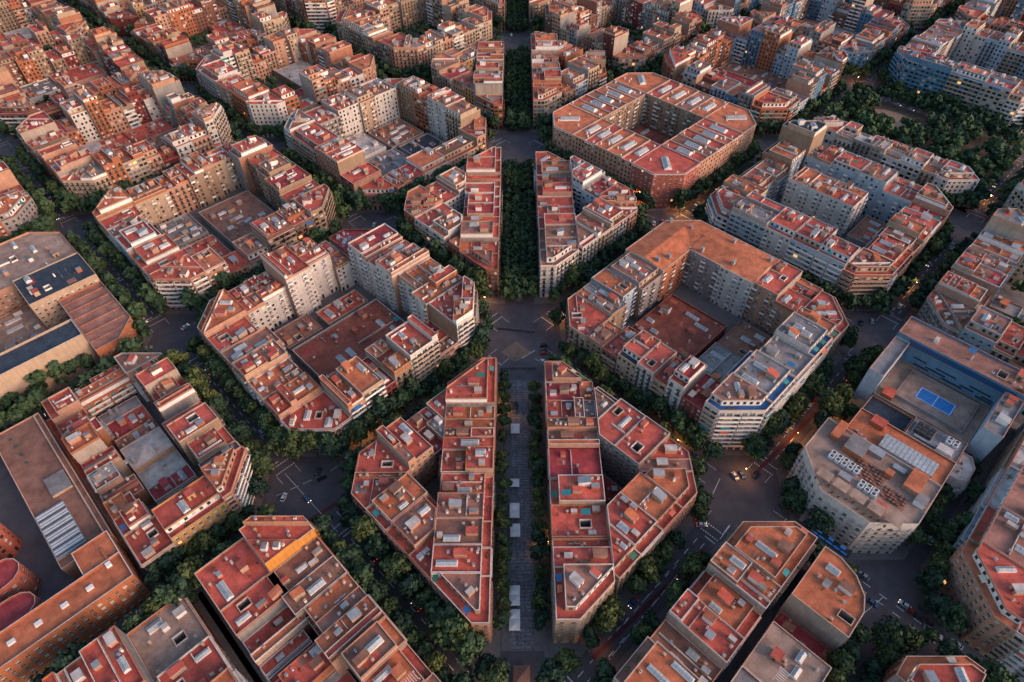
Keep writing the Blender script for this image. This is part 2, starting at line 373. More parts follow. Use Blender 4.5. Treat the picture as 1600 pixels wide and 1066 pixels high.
def dress_roof(S, poly, z, rng, ang, wallm, rk, rich=1.0, plain=False):
    """skylights, stair house, chimneys, tanks, dividers"""
    A = area(poly); Q = Roofer(poly, ang, rng); perp = ang+math.pi/2
    small = A < 70
    if rich > .5:
        for k in range(rng.choice([0, 1, 2, 3])):
            mb = S.part()
            xs = [p[0] for p in poly]; ys = [p[1] for p in poly]; c = (rng.uniform(min(xs), max(xs)), rng.uniform(min(ys), max(ys))); r_ = rect(c, rng.uniform(1.5, 5), rng.uniform(1.5, 6), ang)
            if all(inside(poly, q) for q in r_): mb.flat(r_, z+.012+.004*k, ROOF[rng.choice('rrrmotng')]); S.done(mb, 'roof_patch')
    if not plain:
        w, d = rng.uniform(2.6, 3.4), rng.uniform(3.4, 5.2)
        c = Q.spot(w, d, 20)
        if c:
            mb = S.part(); hh = rng.uniform(2.3, 2.8); wm = rng.choice([WHITE, WALL['c'], WALL['p'], wallm])
            mb.prism(rect(c, w, d, ang), z, z+hh, wm)
            if rng.random() < .65: mb.prism(rect(c, w+.3, d+.3, ang), z+hh, z+hh+.18, COPE, rng.choice([ROOF[rk], ROOF['w'], ROOF['r'], ROOF['n']]), bottom=True)
            else:
                r_ = rect(c, w+.3, d+.3, ang); e0, e1 = z+hh+.02, z+hh+1.0; rm_ = rng.choice([ROOF['o'], ROOF['n'], ROOF['r'], METAL])
                mb.face([(*r_[0],e0),(*r_[1],e0),(*r_[2],e1),(*r_[3],e1)], rm_); mb.face([(*r_[3],e0),(*r_[2],e0),(*r_[2],e1),(*r_[3],e1)], wm)
                mb.face([(*r_[1],e0),(*r_[2],e0),(*r_[2],e1)], wm); mb.face([(*r_[3],e0),(*r_[0],e0),(*r_[3],e1)], wm)
            dd = rect(c, w, d, ang); a_, b_ = dd[0], dd[1]; nn = inward(a_, b_)
            m0 = ((a_[0]+b_[0])/2-nn[0]*.03, (a_[1]+b_[1])/2-nn[1]*.03); ex = ((b_[0]-a_[0])/w*.45, (b_[1]-a_[1])/w*.45)
            mb.face([(m0[0]-ex[0],m0[1]-ex[1],z+.05),(m0[0]+ex[0],m0[1]+ex[1],z+.05),(m0[0]+ex[0],m0[1]+ex[1],z+2.05),(m0[0]-ex[0],m0[1]-ex[1],z+2.05)], SHUT)
            S.done(mb, 'stair_house')
    if rng.random() < .8*rich and A > 55:
        w, d = rng.uniform(2.0, 3.2), rng.uniform(4, 8.5)
        if small: w, d = 1.8, 3
        for _ in range(2 if A > 260 else 1):
            c = Q.spot(w, d, 22)
            if c: skylight(S, c, w, d, ang, z, rng)
    # low party divider
    if rng.random() < .65*rich and A > 80:
        mb = S.part(); cc = centroid(poly); cc = (cc[0]+rng.uniform(-3, 3), cc[1]+rng.uniform(-3, 3)); dr = ang if rng.random() < .45 else perp
        dv = (math.cos(dr), math.sin(dr)); L0 = L1 = 0
        while inside(poly, (cc[0]+dv[0]*(L1+.5), cc[1]+dv[1]*(L1+.5)), .3) and L1 < 40: L1 += .5
        while inside(poly, (cc[0]-dv[0]*(L0+.5), cc[1]-dv[1]*(L0+.5)), .3) and L0 < 40: L0 += .5
        if L0+L1 > 3 and not any(abs(-(u[0]-cc[0])*dv[1]+(u[1]-cc[1])*dv[0]) < u[2]*.8 for u in Q.used):
            c2 = (cc[0]+dv[0]*(L1-L0)/2, cc[1]+dv[1]*(L1-L0)/2)
            mb.box(c2, L0+L1, .28, z, z+1.1, WHITE if rng.random() < .5 else COPE, dr, COPEW); S.done(mb, 'terrace_wall')
    # box store rooms
    for _ in range(rng.choice([1, 1, 2, 3]) if rich > .5 else 0):
        w, d = rng.uniform(1.6, 2.6), rng.uniform(2, 4)
        c = Q.spot(w, d, 8)
        if c:
            mb = S.part(); hh = rng.uniform(1.8, 2.5); mb.prism(rect(c, w, d, ang), z, z+hh, rng.choice([WHITE, WALL['c'], WALL['p'], WALL['o']]), rng.choice([ROOF['w'], ROOF['r'], ROOF['g'], METAL])); S.done(mb, 'roof_shed')
    for _ in range(rng.choice([1, 2, 2, 3, 4]) if rich > .5 else 1):
        c = Q.spot(.8, .9, 8, .3)
        if c:
            mb = S.part(); hh = rng.uniform(1.2, 2.2); wm = rng.choice([WALL['o'], WALL['c'], WHITE]); mb.box(c, .75, .9, z, z+hh, wm, ang); mb.box(c, .95, 1.1, z+hh, z+hh+.12, COPE, ang, bottom=True)
            cyl(mb, c, .2, z+hh+.12, z+hh+.5, TANK, 7); S.done(mb, 'chimney')
    for _ in range(rng.choice([0, 1, 2]) if rich > .5 else 0):
        c = Q.spot(1.0, .9, 6, .3)
        if c:
            mb = S.part(); t = rng.random()
            if t < .5:
                mb.box(c, 1.1, .6, z+.15, z+1.0, ACM, ang, bottom=True); mb.box(c, .9, .1, z, z+.15, METAL, ang); cyl(mb, c, .25, z+1.0, z+1.04, IRON, 8); S.done(mb, 'air_conditioner')
            else:
                cyl(mb, c, .55, z+.1, z+1.2, TANK, 12); cyl(mb, c, .6, z+1.2, z+1.28, METAL, 12); cyl(mb, c, .3, z, z+.1, METAL, 8); S.done(mb, 'water_tank')
    if rich > .5 and rng.random() < .25:
        c = Q.spot(2.6, 3.6, 8)
        if c:
            mb = S.part(); am = rng.choice(AWN); hh = 2.4
            r_ = rect(c, 2.6, 3.6, ang)
            for q in r_: mb.box(q, .08, .08, z, z+hh, METAL)
            mb.face([(*r_[0],z+hh-.25),(*r_[1],z+hh-.25),(*r_[2],z+hh+.05),(*r_[3],z+hh+.05)], am); mb.face([(*r_[3],z+hh),(*r_[2],z+hh),(*r_[1],z+hh-.3),(*r_[0],z+hh-.3)], am); S.done(mb, 'awning')
    if rich > .5 and rng.random() < .45:
        k = 0
        for _ in range(rng.randint(2, 5)):
            mb = S.part()
            c = Q.spot(.6, .6, 4, .3)
            if c:
                k += 1; cyl(mb, c, .26, z, z+.35, WALL['o'], 7)
                for _q in range(7):
                    a = rng.uniform(0, 6.28); e = rng.uniform(.2, .55); hz = rng.uniform(.5, 1.3)
                    px, py = c[0]+math.cos(a)*e, c[1]+math.sin(a)*e
                    mb.face([(px-.3,py-.1,z+hz),(px+.25,py-.25,z+hz+.1),(px+.1,py+.3,z+hz-.15)], PLANT)
                S.done(mb, 'potted_plant')
    if rich > .5 and rng.random() < .22:
        c = Q.spot(3.4, 5, 6)
        if c:
            mb = S.part(); r_ = rect(c, 3.4, 5, ang)
            for q in r_: mb.box(q, .08, .08, z, z+1.9, METAL)
            for k in range(rng.randint(3, 8)):
                t = rng.random(); u = rng.choice([0, .5, 1]); p0 = (r_[0][0]+(r_[1][0]-r_[0][0])*u, r_[0][1]+(r_[1][1]-r_[0][1])*u); p1 = (r_[3][0]+(r_[2][0]-r_[3][0])*u, r_[3][1]+(r_[2][1]-r_[3][1])*u)
                q = (p0[0]+(p1[0]-p0[0])*t, p0[1]+(p1[1]-p0[1])*t); mb.box(q, .05, .9, z+.9, z+1.85, rng.choice([ACM, WALL['l'], AWN[0], AWN[2], WALL['d'], ACM]), ang, bottom=True)
            S.done(mb, 'washing_line')
    if rich > .5 and rng.random() < .35:
        c = Q.spot(.5, 5, 8, .2)
        if c: mb = S.part(); mb.box(c, .35, 5, z+.15, z+.5, rng.choice([METAL, ACM, TANK]), ang, bottom=True); mb.box(c, .5, .3, z, z+.15, METAL, ang); cyl(mb, c, .28, z+.5, z+1.4, METAL, 8); S.done(mb, 'duct')
    if rich > .5 and rng.random() < .16:
        c = Q.spot(3.2, 5, 8)
        if c:
            mb = S.part(); r_ = rect(c, 3.2, 5, ang)
            for q in r_: mb.box(q, .14, .14, z, z+2.4, WHITE)
            for k in range(6):
                t = (k+.5)/6; p0 = (r_[0][0]+(r_[3][0]-r_[0][0])*t, r_[0][1]+(r_[3][1]-r_[0][1])*t); p1 = (r_[1][0]+(r_[2][0]-r_[1][0])*t, r_[1][1]+(r_[2][1]-r_[1][1])*t)
                mb.box(((p0[0]+p1[0])/2, (p0[1]+p1[1])/2), 3.3, .16, z+2.4, z+2.55, WHITE, ang, bottom=True)
            S.done(mb, 'pergola')
    if rng.random() < .6:
        c = Q.spot(.3, .3, 5, .3)
        if c:
            mb = S.part(); hh = rng.uniform(2.5, 4.5); mb.box(c, .07, .07, z, z+hh, METAL)
            mb.box(c, 1.3, .04, z+hh-.1, z+hh-.05, METAL, ang, bottom=True)
            for k in range(4): mb.box((c[0]+math.cos(ang)*(-.5+k*.33), c[1]+math.sin(ang)*(-.5+k*.33)), .03, .7, z+hh-.05, z+hh-.01, METAL, ang, bottom=True)
            S.done(mb, 'aerial')

def roof_faces(mb, poly, z, m, hole=None, ang=0):
    if not hole: mb.flat(poly, z, m); return
    c, w, d = hole; ax = (math.cos(ang), math.sin(ang)); ay = (-ax[1], ax[0])
    X0 = (c[0]-ax[0]*w/2, c[1]-ax[1]*w/2); X1 = (c[0]+ax[0]*w/2, c[1]+ax[1]*w/2); Y0 = (c[0]-ay[0]*d/2, c[1]-ay[1]*d/2); Y1 = (c[0]+ay[0]*d/2, c[1]+ay[1]*d/2)
    na = lambda v: (-v[0], -v[1])
    for q in (clip(poly, X0, na(ax)), clip(poly, X1, ax), clip(clip(clip(poly, X0, ax), X1, na(ax)), Y0, na(ay)), clip(clip(clip(poly, X0, ax), X1, na(ax)), Y1, ay)):
        if q and area(q) > .01: mb.flat(q, z, m)

def make_building(b, lod, far=None):
    """b: dict(poly, et, floors, wall, roof, style, seed, ...). lod 0 windows as objects, 1 openings in the wall mesh, 2 merged"""
    rng = random.Random(b['seed']); poly = inset(b['poly'], .02); et = b['et']
    if len(poly) != len(b['poly']): poly = b['poly']
    c = centroid(poly); fl = b['floors']; H = b.get('H') or GF+fl*FH
    wm = WALL[b['wall']]; rk = b['roof']; rm = ROOF[rk]; pm = PARTY[b.get('party', rng.choice([0,0,1,2,3,4]))]
    if far is None:
        root = empty(b.get('name', 'apartment_building'), c[0], c[1]); tag(root, b['label'], b.get('cat', 'apartment building'), b.get('group'))
        S = Sink(None, (c[0], c[1], 0), root)
    else: S = Sink(far)
    n = len(poly); mb = S.part(); pw = mb
    # main street edge
    Ls = [(math.dist(poly[i], poly[(i+1)%n]) + (100 if et[i] == 's' else 0), i) for i in range(n)]
    k = max(Ls)[1]; a, q = poly[k], poly[(k+1)%n]; ang = math.atan2(q[1]-a[1], q[0]-a[0])
    rs = b.get('rstyle') or rng.choice('WLSSWB')
    for i in range(n):
        a, q = poly[i], poly[(i+1) % n]; t = et[i]; m_ = ((a[0]+q[0])/2, (a[1]+q[1])/2); nn = inward(a, q)
        facing = (CAMP[0]-m_[0])*-nn[0]+(CAMP[1]-m_[1])*-nn[1] > 0
        if t == 'p': pw.face([(*a,0),(*q,0),(*q,H),(*a,H)], pm)
        else:
            st = b['style'] if t == 's' else rs
            fw = wm if t == 's' else WALL[b.get('rwall') or b['wall']]
            face_wall(mb, a, q, 0, fl if 'H' not in b else max(0, int((H-GF-.3)/FH)), st, rng, fw, S, lod == 0 and facing, (not facing) or lod == 2, True, H)
    S.done(mb, 'wall')
    gable = b.get('gable')
    if gable:
        mb = S.part(); zr = H+gable; C0 = (c[0], c[1], zr); ring = []
        ov = inset(poly, [(-.35 if t != 'p' else 0) for t in et]) if False else poly
        for i in range(n):
            a, q = ov[i], ov[(i+1) % n]; ring.append((a[0], a[1], H+.02))
            if et[i] == 'p': ring.append(((a[0]+q[0])/2, (a[1]+q[1])/2, zr))
        if not any(t == 'p' for t in et): pass
        for i in range(len(ring)): mb.face([ring[i], ring[(i+1) % len(ring)], C0], rm)
        for i in range(n):
            if et[i] == 'p': a, q = ov[i], ov[(i+1) % n]; mb.face([(a[0],a[1],H),(q[0],q[1],H),((a[0]+q[0])/2,(a[1]+q[1])/2,zr)], COPE)
        S.done(mb, 'roof')
        mb = S.part(); parapet(mb, poly, H-.02, .35, .5, COPE, COPE); S.done(mb, 'cornice')
        Q = Roofer(inset(poly, 1), ang, rng)
        for _ in range(2):
            q = Q.spot(1.5, 2, 6)
            if q:
                mb = S.part(); mb.box(q, 1.4, 2.4, H, H+gable+.9, WALL['g'], ang, METAL); S.done(mb, 'roof_vent')
        return
    # penthouse set back from the street
    ph = b.get('ph', rng.random() < .42 or rk == 'e'); pent = None
    if ph and area(poly) > 110:
        ds = [{'s': 3.4, 'r': rng.choice([.3, 2.5]), 'p': .05}[t] for t in et]
        pent = inset(poly, ds)
        if not pent or area(pent) < 55: pent = None
    hole = None
    if lod < 2 and not pent and area(poly) > 150 and rng.random() < .26 and not b.get('uniform') and not b.get('bare'):
        cw, cd = rng.uniform(2.5, 3.5), rng.uniform(3, 5); Q = Roofer(poly, ang, rng); s_ = Q.spot(cw, cd, 10, 1.5)
        if s_: hole = (s_, cw, cd)
    zone = None
    if not pent and not hole and area(poly) > 85 and rng.random() < .8 and not b.get('uniform') and not b.get('bare') and not b.get('big') and b.get('name') != 'courtyard_building':
        zone = []
        def carve(pl, dep):
            if dep and area(pl) > 75 and rng.random() < (.95 if dep == 2 else .6):
                cc = centroid(pl); cc = (cc[0]+rng.uniform(-3, 3), cc[1]+rng.uniform(-3, 3)); dr = ang+(0 if rng.random() < .5 else math.pi/2); nn = (-math.sin(dr), math.cos(dr))
                A_, B_ = clip(pl, cc, nn), clip(pl, cc, (-nn[0], -nn[1]))
                if A_ and B_ and area(A_) > 24 and area(B_) > 24: carve(A_, dep-1); carve(B_, dep-1); return
            zone.append(pl)
        carve(poly, 2)
        if len(zone) < 2: zone = None
    mb = S.part()
    if zone:
        rng.shuffle(zone); lows = []; mb0 = mb
        for zi, zp in enumerate(zone):
            dh = 0 if zi == 0 else rng.choice([0, .6, 1.0, 1.5, 2.7, 2.9, 3.2])
            r2 = rk if rng.random() < .45 else rng.choice('rrrrooottmng')
            if dh == 0: mb0.flat(zp, H, ROOF[r2]); dress_roof(S, inset(zp, .5) or zp, H, rng, ang, wm, rk, .8 if lod < 2 else .3, plain=zi > 0 or rng.random() < .4); continue
            zp = inset(zp, .03) or zp
            mb = S.part(); mb.prism(zp, H+.01, H+dh, rng.choice([wm, wm, WHITE, WALL['c'], WALL['p'], WALL['o']]), ROOF[r2]); ao = S.done(mb, 'attic')
            mb = S.part(); parapet(mb, zp, H+dh, rng.uniform(.5, .95), .28, wm, rng.choice([COPE, COPER, COPEW, ROOF['o']])); S.done(mb, 'parapet', ao)
            dress_roof(S, inset(zp, .4) or zp, H+dh, rng, ang, wm, r2, .8 if lod < 2 else .4, plain=rng.random() < .4)
        if mb0.f: S.done(mb0, 'roof')
    elif not pent and not hole and area(poly) > 90 and rng.random() < .5 and not b.get('uniform') and not b.get('fixed') and not b.get('bare'):
        cc = (c[0]+rng.uniform(-3, 3), c[1]+rng.uniform(-3, 3)); dr = ang+(0 if rng.random() < .5 else math.pi/2); nn = (-math.sin(dr), math.cos(dr))
        r2 = ROOF[rng.choice({'r': 'rmot', 'o': 'ortn', 'm': 'mrr', 'g': 'gnt', 'n': 'nto', 'u': 'ug', 'w': 'grr', 't': 'tor'}.get(rk, 'rot'))]
        for pp, mm in ((clip(poly, cc, nn), rm), (clip(poly, cc, (-nn[0], -nn[1])), r2)):
            if pp: mb.flat(pp, H, mm)
    else: roof_faces(mb, poly, H, rm, hole, ang)
    if hole and not zone:
        rr = rect(hole[0], hole[1], hole[2], ang)
        for i in range(4):
            a, q = rr[i], rr[(i+1) % 4]; mb.face([(*q,H-12),(*a,H-12),(*a,H),(*q,H)], WALL['g'])
        mb.flat(rr, H-12, YARD)
    if not zone: S.done(mb, 'roof')
    if hole:
        mb = S.part(); parapet(mb, rect(hole[0], hole[1]+.6, hole[2]+.6, ang), H+.01, .9, .28, rng.choice([WHITE, COPE, WALL['c']]), COPE); S.done(mb, 'light_well_wall')
    cm = b.get('cope') or rng.choice([COPE, COPE, COPER, COPEW]); mb = S.part(); parapet(mb, poly, H, rng.choice([.7, 1.0, 1.2]), .32, wm, cm); S.done(mb, 'parapet')
    if b.get('cornice', rng.random() < .45) and lod < 2:
        mb = S.part(); kk = 0
        for i in range(n):
            if et[i] == 's':
                a, q = poly[i], poly[(i+1) % n]; nn = inward(a, q)
                pl = [(a[0]-nn[0]*.5, a[1]-nn[1]*.5), (q[0]-nn[0]*.5, q[1]-nn[1]*.5), (q[0]-nn[0]*.004, q[1]-nn[1]*.004), (a[0]-nn[0]*.004, a[1]-nn[1]*.004)]; kk += 1
                mb.prism(pl, H-.35, H+.0, cm, bottom=True)
        if kk: S.done(mb, 'cornice')
    if pent:
        zz = H; hh = 2.9; pm2 = S.part(); pn = len(pent)
        for i in range(pn):
            a, q = pent[i], pent[(i+1) % pn]; nn = inward(a, q); m_ = ((a[0]+q[0])/2, (a[1]+q[1])/2)
            facing = (CAMP[0]-m_[0])*-nn[0]+(CAMP[1]-m_[1])*-nn[1] > 0
            near_party = any(et[j] == 'p' and abs((m_[0]-poly[j][0])*inward(poly[j], poly[(j+1)%n])[0]+(m_[1]-poly[j][1])*inward(poly[j], poly[(j+1)%n])[1]) < .3 for j in range(n))
            face_wall(pm2, a, q, zz+.02, 1, 'X' if near_party else 'W', rng, rng.choice([wm, WHITE, WALL['c']]), S, False, True, False, zz+hh)
        po = S.done(pm2, 'penthouse')
        r3 = rng.choice('ntg') if rk == 'e' else rng.choice([rk, rk, 'r', 'o', 'r', 'n', 't']); mb = S.part(); mb.flat(pent, zz+hh, ROOF[r3]); S.done(mb, 'roof', po)
        mb = S.part(); parapet(mb, pent, zz+hh, .9, .34, wm, cm); S.done(mb, 'parapet', po)
        dress_roof(S, inset(pent, .5) or pent, zz+hh, rng, ang, wm, r3, 1 if lod < 2 else .4)
        # terrace clutter in front
        for _ in range(4 if lod < 2 else 1):
            i = rng.randrange(n)
            if et[i] != 's': continue
            a, q = poly[i], poly[(i+1) % n]; t = rng.uniform(.15, .85); nn = inward(a, q); x, y = a[0]+(q[0]-a[0])*t+nn[0]*1.7, a[1]+(q[1]-a[1])*t+nn[1]*1.7
            if not inside(poly, (x, y), 1.2) or inside(pent, (x, y), -1): continue
            mb = S.part()
            if rng.random() < .4:
                am = rng.choice(AWN); r_ = rect((x, y), 2.8, 1.9, math.atan2(q[1]-a[1], q[0]-a[0]))
                mb.face([(*r_[0],H+1.9),(*r_[1],H+1.9),(*r_[2],H+2.4),(*r_[3],H+2.4)], am)
                for u in r_[:2]: mb.box(u, .07, .07, H, H+1.9, METAL)
                S.done(mb, 'awning')
            else:
                for _q in range(12):
                    px, py = x+rng.uniform(-1.6, 1.6)*(q[0]-a[0])/math.dist(a, q), y+rng.uniform(-1.6, 1.6)*(q[1]-a[1])/math.dist(a, q); hz = rng.uniform(.4, 1.3)
                    mb.face([(px-.3,py-.2,H+hz),(px+.35,py-.2,H+hz+.15),(px+.05,py+.35,H+hz-.1)], PLANT)
                mb.box((x, y), 2.6, .4, H, H+.4, WALL['o'], math.atan2(q[1]-a[1], q[0]-a[0])); S.done(mb, 'planter')
    elif zone: pass
    elif b.get('uniform'):
        nn = (-math.sin(ang), math.cos(ang)); skylight(S, (c[0]+nn[0]*0, c[1]+nn[1]*0), 4.6, min(14, math.sqrt(area(poly))*.62), ang, H, rng)
        Q = Roofer(poly, ang, rng); Q.used.append((c[0], c[1], 5.5))
        for _ in range(3):
            q = Q.spot(.9, .9, 8, .3)
            if q: mb = S.part(); mb.box(q, .8, .9, H, H+1.6, WHITE, ang, COPE); S.done(mb, 'chimney')
    else:
        Qp = inset(poly, .5) or poly
        if hole:      # keep furniture off the light well
            dress_roof(S, clip(Qp, (hole[0][0]+math.cos(ang)*(hole[1]/2+.6), hole[0][1]+math.sin(ang)*(hole[1]/2+.6)), (math.cos(ang), math.sin(ang))) or Qp, H, rng, ang, wm, rk, 1)
            q2 = clip(Qp, (hole[0][0]-math.cos(ang)*(hole[1]/2+.6), hole[0][1]-math.sin(ang)*(hole[1]/2+.6)), (-math.cos(ang), -math.sin(ang)))
            if q2 and area(q2) > 30: dress_roof(S, q2, H, rng, ang, wm, rk, .6, plain=True)
        elif area(Qp) > 420:
            cc = centroid(Qp); nn = (math.cos(ang), math.sin(ang))
            for pp in (clip(Qp, cc, nn), clip(Qp, cc, (-nn[0], -nn[1]))):
                if pp: dress_roof(S, pp, H, rng, ang, wm, rk, 1)
        else: dress_roof(S, Qp, H, rng, ang, wm, rk, 1 if lod < 2 else .45)
    for ex in b.get('extras', ()): ex(S, H, ang)

# ------------------------------------------------------------------ city plan: grid of blocks turned 45 degrees, crossings 188.5 m apart
G = 94.25; HS = 56.65; CUT = 14.1; Q2 = math.sqrt(.5)
def w2(bi, bj, u, v): return (G*bi+(u-v)*Q2, G*bj+(u+v)*Q2)
def visible(poly, h, m=40):
    pts = [proj(x, y, z) for x, y in poly for z in (0, h)]
    return max(p[0] for p in pts) > -m and min(p[0] for p in pts) < 1600+m and max(p[1] for p in pts) > -m and min(p[1] for p in pts) < 1066+m
BUILD = []; LOW = []; PAVES = []; PARKTREES = []
TOK = re.compile(r'^(\d+)([a-z]?)([a-z]?)([A-Z]?)(\d*)(\*?)$')
ORD = ['first','second','third','fourth','fifth','sixth','seventh','eighth','ninth','tenth','eleventh']
def hw(f): return 'low' if f <= 4 else ('tall' if f >= 7 else 'mid-height')
def parse(t, rng, P):
    m = TOK.match(t) if t else None
    wl = P.get('walls', 'ccpnwpygbolcno'); rl = P.get('roofs', 'rrrrotrmonrrrto')
    if m:
        f, wa, ro, st, wd, gb = m.groups()
        d = dict(floors=int(f), wall=wa or rng.choice(wl), roof=ro or rng.choice(rl), style=st or rng.choice('WBBLWGB'), w=float(wd or rng.uniform(10, 16)))
        if gb: d['gable'] = 2.6
        return d
    f = max(3, min(9, round(rng.gauss(P.get('f', 5.8), P.get('fs', 1.15)))))
    return dict(floors=f, wall=rng.choice(wl), roof=rng.choice(rl), style=rng.choice('WBBLWGB'), w=rng.uniform(8, 14))
def add_building(d, poly, blockpoly, others, low=False):
    n = len(poly); et = []
    for i in range(n):
        a, q = poly[i], poly[(i+1) % n]; nn = inward(a, q); m_ = ((a[0]+q[0])/2-nn[0]*1.2, (a[1]+q[1])/2-nn[1]*1.2)
        if not inside(blockpoly, m_): et.append('s')
        elif any(inside(o, m_) for o in others): et.append('p')
        else: et.append('r')
    d['poly'] = poly; d['et'] = et; (LOW if low else BUILD).append(d)
def octagon(u0, u1, v0, v1, ch):
    p = []
    c = lambda k: CUT*ch.get(k, 1)
    for k, (u, v, a, b) in dict(S=(u0,v0,(0,1),(1,0)), E=(u1,v0,(-1,0),(0,1)), N=(u1,v1,(0,-1),(-1,0)), W=(u0,v1,(1,0),(0,-1))).items():
        q = c(k)
        if q > 0: p += [(u+a[0]*q, v+a[1]*q), (u+b[0]*q, v+b[1]*q)]
        else: p.append((u, v))
    return p
def block(bi, bj, desc, P):
    rng = random.Random(bi*131+bj*17+7+P.get('seed', 0)); hsv = P.get('rect', (-HS, HS, -HS, HS)); u0, u1, v0, v1 = hsv
    ch = P.get('ch', {}); oc = octagon(u0, u1, v0, v1, ch); W = lambda pts: [w2(bi, bj, *p) for p in pts]
    bp = W(oc)
    if not visible(bp, 25, 60): return
    if P.get('pave', True): PAVES.append((desc, W(octagon(u0-4.6, u1+4.6, v0-4.6, v1+4.6, {k: (1.35 if ch.get(k, 1) else 0) for k in 'SENW'}))))
    D = dict(SW=21, SE=21, NE=21, NW=21); D = {k: v+rng.uniform(-1.5, 2.5) for k, v in D.items()}; D.update(P.get('d', {})); one = P.get('one')
    if (u1-u0) < D['SW']+D['NE']+3: D['SW'] = D['NE'] = (u1-u0)/2
    if one: D['SE'] = v1-v0; D['NW'] = 0
    elif (v1-v0) < D['SE']+D['NW']+3: D['SE'] = D['NW'] = (v1-v0)/2
    cells = []; sides = P.get('sides', 'SW SE NE NW'.split())
    def rect4(a, b, c, d): return [(a, c), (b, c), (b, d), (a, d)]
    cw = {k: rng.uniform(0, 5) for k in 'SENW'}
    CR = dict(S=(u0, u0+D['SW'], v0, v0+D['SE']), E=(u1-D['NE'], u1, v0, v0+D['SE']), N=(u1-D['NE'], u1, v1-D['NW'], v1), W=(u0, u0+D['SW'], v1-D['NW'], v1))
    cspec = P.get('c', {})
    for k, (a, b, c, d) in CR.items():
        if k not in P.get('corners', 'SENW'): continue
        poly = rect4(a, b, c, d)
        for i in range(len(oc)):
            p, q = oc[i], oc[(i+1) % len(oc)]; nn = inward(p, q); poly = clip(poly, (p[0]+nn[0]*0, p[1]+nn[1]*0), nn)
        s = parse(cspec.get(k, ''), rng, P); s['side'] = {'S': 'bottom corner', 'E': 'right corner', 'N': 'top corner', 'W': 'left corner'}[k]; s['ord'] = None
        s.update(P.get('cx', {}).get(k, {})); cells.append((s, poly))
    for sd_ in sides:
        if sd_ == 'SW': L0, L1 = v1-D['NW'], v0+D['SE']
        elif sd_ == 'SE': L0, L1 = u0+D['SW'], u1-D['NE']
        elif sd_ == 'NE': L0, L1 = v0+D['SE'], v1-D['NW']
        else: L0, L1 = u1-D['NE'], u0+D['SW']
        tot = abs(L1-L0)
        if tot < 6: continue
        sp = P.get(sd_); ss = []
        if sp: ss = [parse(t, rng, P) for t in sp.split()]
        else:
            acc = 0
            while acc < tot-6: s = parse('', rng, P); ss.append(s); acc += s['w']
        k = tot/sum(s['w'] for s in ss); pos = 0; n = len(ss)
        for i, s in enumerate(ss):
            a = L0+(L1-L0)*pos/tot; pos += s['w']*k; b = L0+(L1-L0)*pos/tot; lo, hi = min(a, b), max(a, b); jit = rng.uniform(-3.5, 3.0) if not P.get('uniform') else 0
            jit = 0 if one else min(jit, 2)
            if sd_ == 'SW': poly = rect4(u0, u0+D['SW']+jit, lo, hi)
            elif sd_ == 'SE': poly = rect4(lo, hi, v0, v0+D['SE']+jit)
            elif sd_ == 'NE': poly = rect4(u1-D['NE']-jit, u1, lo, hi)
            else: poly = rect4(lo, hi, v1-D['NW']-jit, v1)
            s['side'] = {'SW': 'lower-left side', 'SE': 'lower-right side', 'NE': 'upper-right side', 'NW': 'upper-left side'}[sd_]
            s['ord'] = ORD[i] if sd_ in ('SW', 'SE') else ORD[n-1-i]
            cells.append((s, poly))
    polys = [W(p) for _, p in cells]
    for i, ((s, p), pw) in enumerate(zip(cells, polys)):
        s['seed'] = rng.randrange(10**6); s['desc'] = desc
        s['desc_'] = 0; s.update({k: P[k] for k in ('uniform', 'ph', 'cope', 'rstyle', 'rwall', 'party') if k in P})
        if s['ord'] is None: s['name'] = 'corner_building'
        add_building(s, pw, bp, polys[:i]+polys[i+1:])
    # low buildings filling the courtyard
    gp = P.get('gap', 3.2 if bj < 2 else 2.2); cu0, cu1, cv0, cv1 = u0+D['SW']+gp, u1-D['NE']-gp, v0+D['SE']+gp, v1-D['NW']-gp
    if cu1-cu0 < 8 or cv1-cv0 < 8 or P.get('court') == 'none': return
    if P.get('court') and isinstance(P['court'], list):
        for (a, b, c, d, H, rk, wk, kind) in P['court']:
            low = dict(floors=1, H=H, wall=wk, roof=rk, style='W', seed=rng.randrange(10**6), desc=desc, ph=False, cat='courtyard building', name='courtyard_building', side=kind, ord=None, cornice=False, fixed=True)
            if H > 12: low['name'] = 'apartment_building'; low['floors'] = int((H-GF)/FH); low.pop('H'); low['style'] = 'S'; low['cat'] = 'apartment building'
            add_building(low, W(rect4(a, b, c, d)), [(-9e3,-9e3),(-9e3+1,-9e3),(-9e3,-9e3+1)], [], low=H <= 12)
        return
    yard = []
    def split(a, b, c, d, depth):
        if depth > 0 and (b-a > 16 or d-c > 16) and rng.random() < .95:
            if (b-a) > (d-c): m = a+(b-a)*rng.uniform(.35, .65); split(a, m-.15, c, d, depth-1); split(m+.15, b, c, d, depth-1)
            else: m = c+(d-c)*rng.uniform(.35, .65); split(a, b, c, m-.15, depth-1); split(a, b, m+.15, d, depth-1)
        else: yard.append((a, b, c, d))
    split(cu0, cu1, cv0, cv1, 3 if bj < 3 else 2)
    for (a, b, c, d) in yard:
        if rng.random() < P.get('yard', .14):
            for _ in range(int((b-a)*(d-c)/55)): PARKTREES.append((*w2(bi, bj, rng.uniform(a+3, b-3) if b-a > 7 else (a+b)/2, rng.uniform(c+3, d-3) if d-c > 7 else (c+d)/2), rng.uniform(.55, .8), desc))
            continue
        H = rng.choice([3.6, 4.2, 4.8, 5.5, 7.5]); rk = rng.choice('rrmntogwgmn'); uc, vc = (a+b)/2-(cu0+cu1)/2, (c+d)/2-(cv0+cv1)/2
        X, Y = (uc-vc)*Q2, (uc+vc)*Q2
